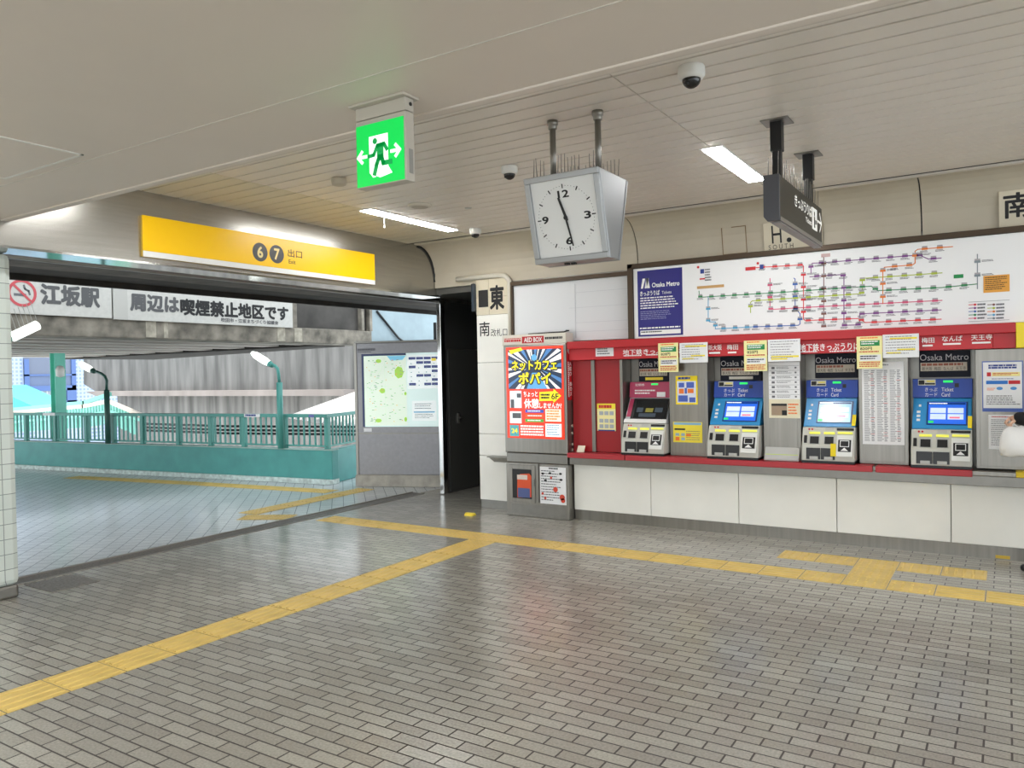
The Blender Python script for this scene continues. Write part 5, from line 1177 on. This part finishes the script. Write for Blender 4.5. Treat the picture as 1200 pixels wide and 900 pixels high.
rf.build('sheeting', mat('roof white', 'EDE8E4', 0.5), t)
# blue tiled building with windows
PBl = PE(-34.0)
def Bp(x, y): return PBl.px(x, y)
def tiles_blue():
    m = bpy.data.materials.new('blue wall tiles'); m.use_nodes = True; nt = m.node_tree; p = nt.nodes['Principled BSDF']
    tc = nt.nodes.new('ShaderNodeTexCoord'); sp = nt.nodes.new('ShaderNodeSeparateXYZ'); cb = nt.nodes.new('ShaderNodeCombineXYZ'); br = nt.nodes.new('ShaderNodeTexBrick')
    br.offset = 0.0
    for k, v in (('Scale', 1.0), ('Mortar Size', 0.035), ('Brick Width', 0.16), ('Row Height', 0.16)): br.inputs[k].default_value = v
    br.inputs['Color1'].default_value = hexc('8799BD'); br.inputs['Color2'].default_value = hexc('94A5C6'); br.inputs['Mortar'].default_value = hexc('B3C1D8')
    nt.links.new(tc.outputs['Object'], sp.inputs[0]); nt.links.new(sp.outputs[1], cb.inputs[0]); nt.links.new(sp.outputs[2], cb.inputs[1]); nt.links.new(cb.outputs[0], br.inputs['Vector'])
    nt.links.new(br.outputs['Color'], p.inputs['Base Color']); p.inputs['Roughness'].default_value = 0.5
    return m
t = thing('blue_building', (-34, 17, -3), 'pale blue tiled building with a large window at the far left', 'building')
MB().box(-42, -34, 8.0, 24.0, -4, 7).build('wall', tiles_blue(), t)
M_BF = mat('window frame blue', '5570A8', 0.4)
wy0, wy1 = Bp(28, 450)[0], Bp(88, 450)[0]
def zz(y): return Bp(58, y)[1]
wn = MB()
for q in ((wy0, zz(421), wy0+0.18, zz(475)), (wy1-0.18, zz(421), wy1, zz(475)), (wy0, zz(440.5), wy1, zz(438.5)), (wy0, zz(455), wy1, zz(452)), (wy0, zz(476), wy1, zz(470)), (wy0+0.18, zz(472), wy0+0.35, zz(455)), (wy1-0.4, zz(472), wy1-0.18, zz(455)), (wy0, zz(458), wy1, zz(455))): wn.rect(PBl, q, 0.10)
wf_ = wn.build('window_frame', M_BF, t)
MB().rect(PBl, (wy0, zz(439), wy1, 5.0), 0.04).build('window_pane', mat('pane upper', '6B7489', 0.15), wf_)
MB().rect(PBl, (wy0, zz(452), wy1, zz(440.5)), 0.04).build('window_pane', mat('pane mid', '5F6F90', 0.15, noise=0.12, nscale=1), wf_)
MB().rect(PBl, (wy0, zz(471), wy1, zz(456)), 0.04).build('window_pane', mat('pane low', '98A2AE', 0.2), wf_)
h = MB(); yy = wy0+0.45
while yy < wy1-0.6: h.rect(PBl, (yy, zz(469), yy+0.05, zz(457)), 0.02, 0.045); yy += 0.2
h.build('curtain', mat('curtain pale', 'C0C6CC', 0.7), wf_)
MB().rect(PBl, (wy1-0.55, zz(469), wy1-0.42, zz(456)), 0.03, 0.05).build('curtain_gap', mat('pane dark', '39507F', 0.3), wf_)
MB().box(-38, -34, 8.0, 9.0, -4, 9)
# turquoise canopy roof and far footbridge railing
t = thing('turquoise_canopy', (-25, 11, 0), 'turquoise sloping canopy at the far left behind the railing', 'canopy')
PY = PN(11.5); pts = [PY.px(-14, 452), PY.px(10, 463), PY.px(42, 477.5), PY.px(8, 482), PY.px(-14, 483)]
MB().prism('y', pts, 11.5, 12.6).build('roof', mat('turquoise', '35C6D2', 0.4), t)
t = thing('footbridge_railing', (-20, 11, 0), 'pale teal railing of the ramp behind the parapet', 'railing')
PFt = PN(11.0); M_FT = mat('pale teal', '78C4B4', 0.5)
pth = [(-14, 487), (8, 484.5), (100, 476), (130, 470.5), (166, 486)]
def at(x):
    for (xa, ya_), (xb, yb2) in zip(pth, pth[1:]):
        if xa <= x <= xb: return ya_+(yb2-ya_)*(x-xa)/(xb-xa)
MB().line(PFt, [PFt.px(*q) for q in pth], 0.09, 0.08).build('top_rail', mat('rail cream', 'D9CDBE', 0.6), rl if False else t)
MB().line(PFt, [PFt.px(x, y+11) for x, y in pth[:4]]+[PFt.px(166, 492)], 0.06, 0.06).build('bottom_rail', M_FT, t)
x = -12
while x < 160:
    u, v = PFt.px(x, at(x)); MB().rect(PFt, (u-0.025, v-0.55, u+0.025, v), 0.04, 0.01).build('baluster', M_FT, t); x += 3.4
MB().line(PFt, [PFt.px(x, y-4) for x, y in pth[:3]]+[PFt.px(130, 462)], 0.10, 0.06).build('cover_strip', M_FT, t)
# street level beyond: pale ground, low wall and pipes seen between the bars
struct('floor_street', MB().box(-60, -3, 10.6, 60, -3.2, -3.0).box(-60, -18.6, -20, 10.6, -3.2, -3.0), mat('pale street', 'D9D9D6', 0.8))
t = thing('cable_duct', (-12, 9.2, 0.62), 'dark cables running behind the railing bars', 'cables')
for k, z in enumerate((0.60, 0.66, 0.73)): MB().tube([(-14.5, 9.0, z), (-12, 9.15, z-0.01), (-8.9, 9.75, z)], 0.022, 6).build('cable', M_DARK, t, smooth=True)
t = thing('street_building', (-10, 22, -3), 'pale shop front beyond the railing, seen through the bars near the map board', 'building')
MB().box(-19.0, -8.0, 21, 24, -3, 0.9).build('wall', mat('pale wall', 'E4E9EC', 0.6), t)
MB().box(-16.5, -9.0, 20.95, 21, -0.2, 0.25).build('blue_band', mat('shop blue', '7F9BE0', 0.5), t); MB().box(-16.0, -9.5, 20.95, 21, -1.4, -0.5).build('shop_window', mat('shop glass', '9CB4C8', 0.2), t)

# ------------------------------------------------------------------ person at the right edge
def skin(name, verts, edges, radii, m, parent, sub=2):
    o0 = Vector((0, 0, 0)); q = parent
    while q is not None and q.parent is not None: q = q.parent
    if q is not None: o0 = ORG.get(q.name, o0)
    me = bpy.data.meshes.new(name); me.from_pydata([Vector(v)-o0 for v in verts], edges, []); o = bpy.data.objects.new(name, me); link(o)
    sm = o.modifiers.new('skin', 'SKIN'); sm.use_smooth_shade = True
    if not me.skin_vertices: bpy.context.view_layer.objects.active = o
    lay = me.skin_vertices[0] if me.skin_vertices else None
    for i, r_ in enumerate(radii):
        lay.data[i].radius = r_ if isinstance(r_, tuple) else (r_, r_)
        lay.data[i].use_root = (i == 0)
    ss = o.modifiers.new('sub', 'SUBSURF'); ss.levels = sub; ss.render_levels = sub
    dg = bpy.context.evaluated_depsgraph_get(); dg.update()
    me2 = bpy.data.meshes.new_from_object(o.evaluated_get(dg)); bpy.data.objects.remove(o)
    for p in me2.polygons: p.use_smooth = True
    me2.materials.clear(); me2.materials.append(m)
    return link(bpy.data.objects.new(name, me2), parent)
def chain(n, start=0): return [(start+i, start+i+1) for i in range(n-1)]
M_SKIN = mat('skin', 'D9AE93', 0.5); M_BLK = mat('black knit', '0F0F12', 0.85); M_LBL = mat('light blue cloth', '9ED3E2', 0.8); M_TRS = mat('dark trousers', '23242B', 0.8)
px0, py0 = 0.33, 6.93
t = thing('person', (px0, py0, 0), 'person at the right edge with black sleeves and light blue top, holding a white bag', 'person')
hx, hy, hz = 0.075, 6.77, 1.205        # wrist of the near arm
V_ = [(px0, py0, 0.95), (px0-0.01, py0, 1.12), (px0-0.01, py0, 1.30), (px0, py0, 1.40), (px0-0.005, py0, 1.47), (px0-0.02, py0, 1.54), (px0-0.03, py0, 1.60), (px0-0.025, py0, 1.68),
      (px0, py0-0.17, 1.385), (px0+0.05, 6.72, 1.13), (hx+0.12, hy-0.02, 1.17), (hx, hy, hz),
      (px0, py0+0.17, 1.385), (px0+0.03, py0+0.21, 1.12), (px0-0.05, py0+0.20, 0.90), (px0-0.07, py0+0.20, 0.83),
      (px0, py0-0.09, 0.90), (px0-0.02, py0-0.09, 0.48), (px0+0.03, py0-0.09, 0.09), (px0-0.12, py0-0.09, 0.045),
      (px0, py0+0.09, 0.90), (px0-0.06, py0+0.10, 0.48), (px0-0.10, py0+0.12, 0.09), (px0-0.24, py0+0.12, 0.045)]
E_ = [(0, 1), (1, 2), (2, 3), (3, 4), (4, 5), (5, 6), (6, 7), (3, 8), (8, 9), (9, 10), (10, 11), (3, 12), (12, 13), (13, 14), (14, 15), (0, 16), (16, 17), (17, 18), (18, 19), (0, 20), (20, 21), (21, 22), (22, 23)]
R_ = [(0.12, 0.15), (0.10, 0.13), (0.11, 0.15), (0.09, 0.12), 0.052, 0.075, 0.088, 0.07, 0.055, 0.042, 0.036, 0.026, 0.055, 0.042, 0.032, 0.03, 0.085, 0.055, 0.04, 0.03, 0.085, 0.055, 0.04, 0.03]
skin('body', V_, E_, R_, M_SKIN, t)
# near hand: palm and fingers curled round the bag handle
pc = Vector((hx-0.04, hy, hz-0.02))
hv = [Vector((hx, hy, hz)), pc]; he_ = [(0, 1)]; hr = [0.024, 0.032]
for k in range(4):
    y = hy-0.030+k*0.020; b0 = len(hv); L = (0.9, 1.0, 0.95, 0.78)[k]
    hv += [pc+Vector((-0.030, y-hy, 0.004)), pc+Vector((-0.048*L-0.01, y-hy, -0.026)), pc+Vector((-0.034, y-hy, -0.052*L)), pc+Vector((-0.010, y-hy, -0.048*L))]
    he_ += [(1, b0), (b0, b0+1), (b0+1, b0+2), (b0+2, b0+3)]; hr += [0.010, 0.009, 0.0085, 0.0075]
b0 = len(hv); hv += [pc+Vector((0.0, -0.035, -0.012)), pc+Vector((-0.022, -0.045, -0.032)), pc+Vector((-0.036, -0.036, -0.045))]; he_ += [(1, b0), (b0, b0+1), (b0+1, b0+2)]; hr += [0.012, 0.010, 0.0085]
skin('hand', hv, he_, hr, M_SKIN, t)
hv = [Vector((px0-0.07, py0+0.20, 0.83)), Vector((px0-0.075, py0+0.20, 0.77))]; he_ = [(0, 1)]; hr = [0.024, 0.032]
for k in range(4):
    b0 = len(hv); dx = -0.03+k*0.02
    hv += [hv[1]+Vector((dx, 0, -0.035)), hv[1]+Vector((dx-0.004, -0.006, -0.07)), hv[1]+Vector((dx-0.004, -0.018, -0.095+0.006*abs(k-1)))]; he_ += [(1, b0), (b0, b0+1), (b0+1, b0+2)]; hr += [0.010, 0.009, 0.0075]
b0 = len(hv); hv += [hv[1]+Vector((-0.04, -0.01, 0.01)), hv[1]+Vector((-0.055, -0.02, -0.025))]; he_ += [(1, b0), (b0, b0+1)]; hr += [0.011, 0.009]
skin('hand', hv, he_, hr, M_SKIN, t)
skin('sleeve', [V_[8], V_[9], V_[10], (hx-0.055, hy-0.003, hz-0.006)], chain(4), [0.072, 0.066, 0.060, 0.050], M_BLK, t)
skin('sleeve', [V_[12], V_[13], V_[14]], chain(3), [0.072, 0.062, 0.052], M_BLK, t)
skin('top', [(px0, py0, 0.90), V_[1], V_[2], V_[3]], chain(4), [(0.15, 0.19), (0.13, 0.17), (0.14, 0.19), (0.12, 0.17)], M_LBL, t)
for a in (16, 20): skin('trouser_leg', [V_[a], V_[a+1], (V_[a+2][0], V_[a+2][1], 0.10)], chain(3), [0.105, 0.082, 0.068], M_TRS, t)
for a in (18, 22): skin('shoe', [(V_[a][0]+0.03, V_[a][1], 0.05), (V_[a][0]-0.06, V_[a][1], 0.042), (V_[a+1][0]-0.03, V_[a+1][1], 0.032)], chain(3), [0.045, 0.042, 0.03], M_BLACK, t)
skin('hair', [(px0+0.02, py0, 1.56), (px0+0.012, py0, 1.66), (px0-0.03, py0, 1.71)], chain(3), [0.088, 0.10, 0.062], mat('dark hair', '1C1613', 0.5), t)
fz = 1.60; fx = px0-0.112
for sgn in (-1, 1):
    MB().lathe((fx+0.006, py0+sgn*0.032, fz+0.02), [(0.001, -0.008), (0.009, -0.003), (0.009, 0.003), (0.001, 0.008)], 10).build('eye', M_INK, t, smooth=True)
    MB().lathe((px0-0.02, py0+sgn*0.090, fz), [(0.004, -0.03), (0.014, -0.01), (0.014, 0.02), (0.004, 0.03)], 10).build('ear', M_SKIN, t, smooth=True)
MB().tube([(fx+0.01, py0, fz+0.025), (fx-0.014, py0, fz-0.012), (fx+0.008, py0, fz-0.02)], [0.008, 0.013, 0.009], 8).build('nose', M_SKIN, t, smooth=True)
MB().tube([(fx+0.014, py0-0.024, fz-0.045), (fx+0.004, py0, fz-0.046), (fx+0.014, py0+0.024, fz-0.045)], 0.006, 8).build('mouth', mat('lips', 'B8706A', 0.5), t, smooth=True)
# white carrier bag hanging from the hand
bag = thing('carrier_bag', (0.03, 6.75, 0.92), 'crumpled white plastic carrier bag hanging from the hand at the right edge', 'bag')
bm_ = MB(); rings = []
for i, (z, w_, d_) in enumerate(((0.915, 0.085, 0.030), (0.925, 0.115, 0.045), (0.98, 0.12, 0.060), (1.06, 0.112, 0.052), (1.11, 0.085, 0.034), (1.135, 0.05, 0.018))):
    rings.append([(0.045+w_*max(-0.86, min(0.86, 1.15*math.cos(a)))*(1+0.04*math.sin(3*a+i)), 6.76+d_*math.sin(a)*(1+0.12*math.sin(5*a+2*i)), z+0.006*math.sin(4*a+i)) for a in [2*math.pi*k/28 for k in range(28)]])
vs = [p for r_ in rings for p in r_]; fs = []
for i in range(len(rings)-1):
    for k in range(28): fs.append((i*28+k, i*28+(k+1) % 28, (i+1)*28+(k+1) % 28, (i+1)*28+k))
fs.append(tuple(range(28)))
bm_.add(vs, fs).build('pouch', mat('white plastic film', 'E9E7E4', 0.45), bag, smooth=True)
for y in (6.745, 6.775): MB().tube([(0.0, y, 1.115), (-0.005, y, 1.15), (0.002, y, 1.162), (0.03, y, 1.150), (0.07, y, 1.118)], 0.005, 8).build('handle', mat('white plastic film', 'E9E7E4'), bag, smooth=True)
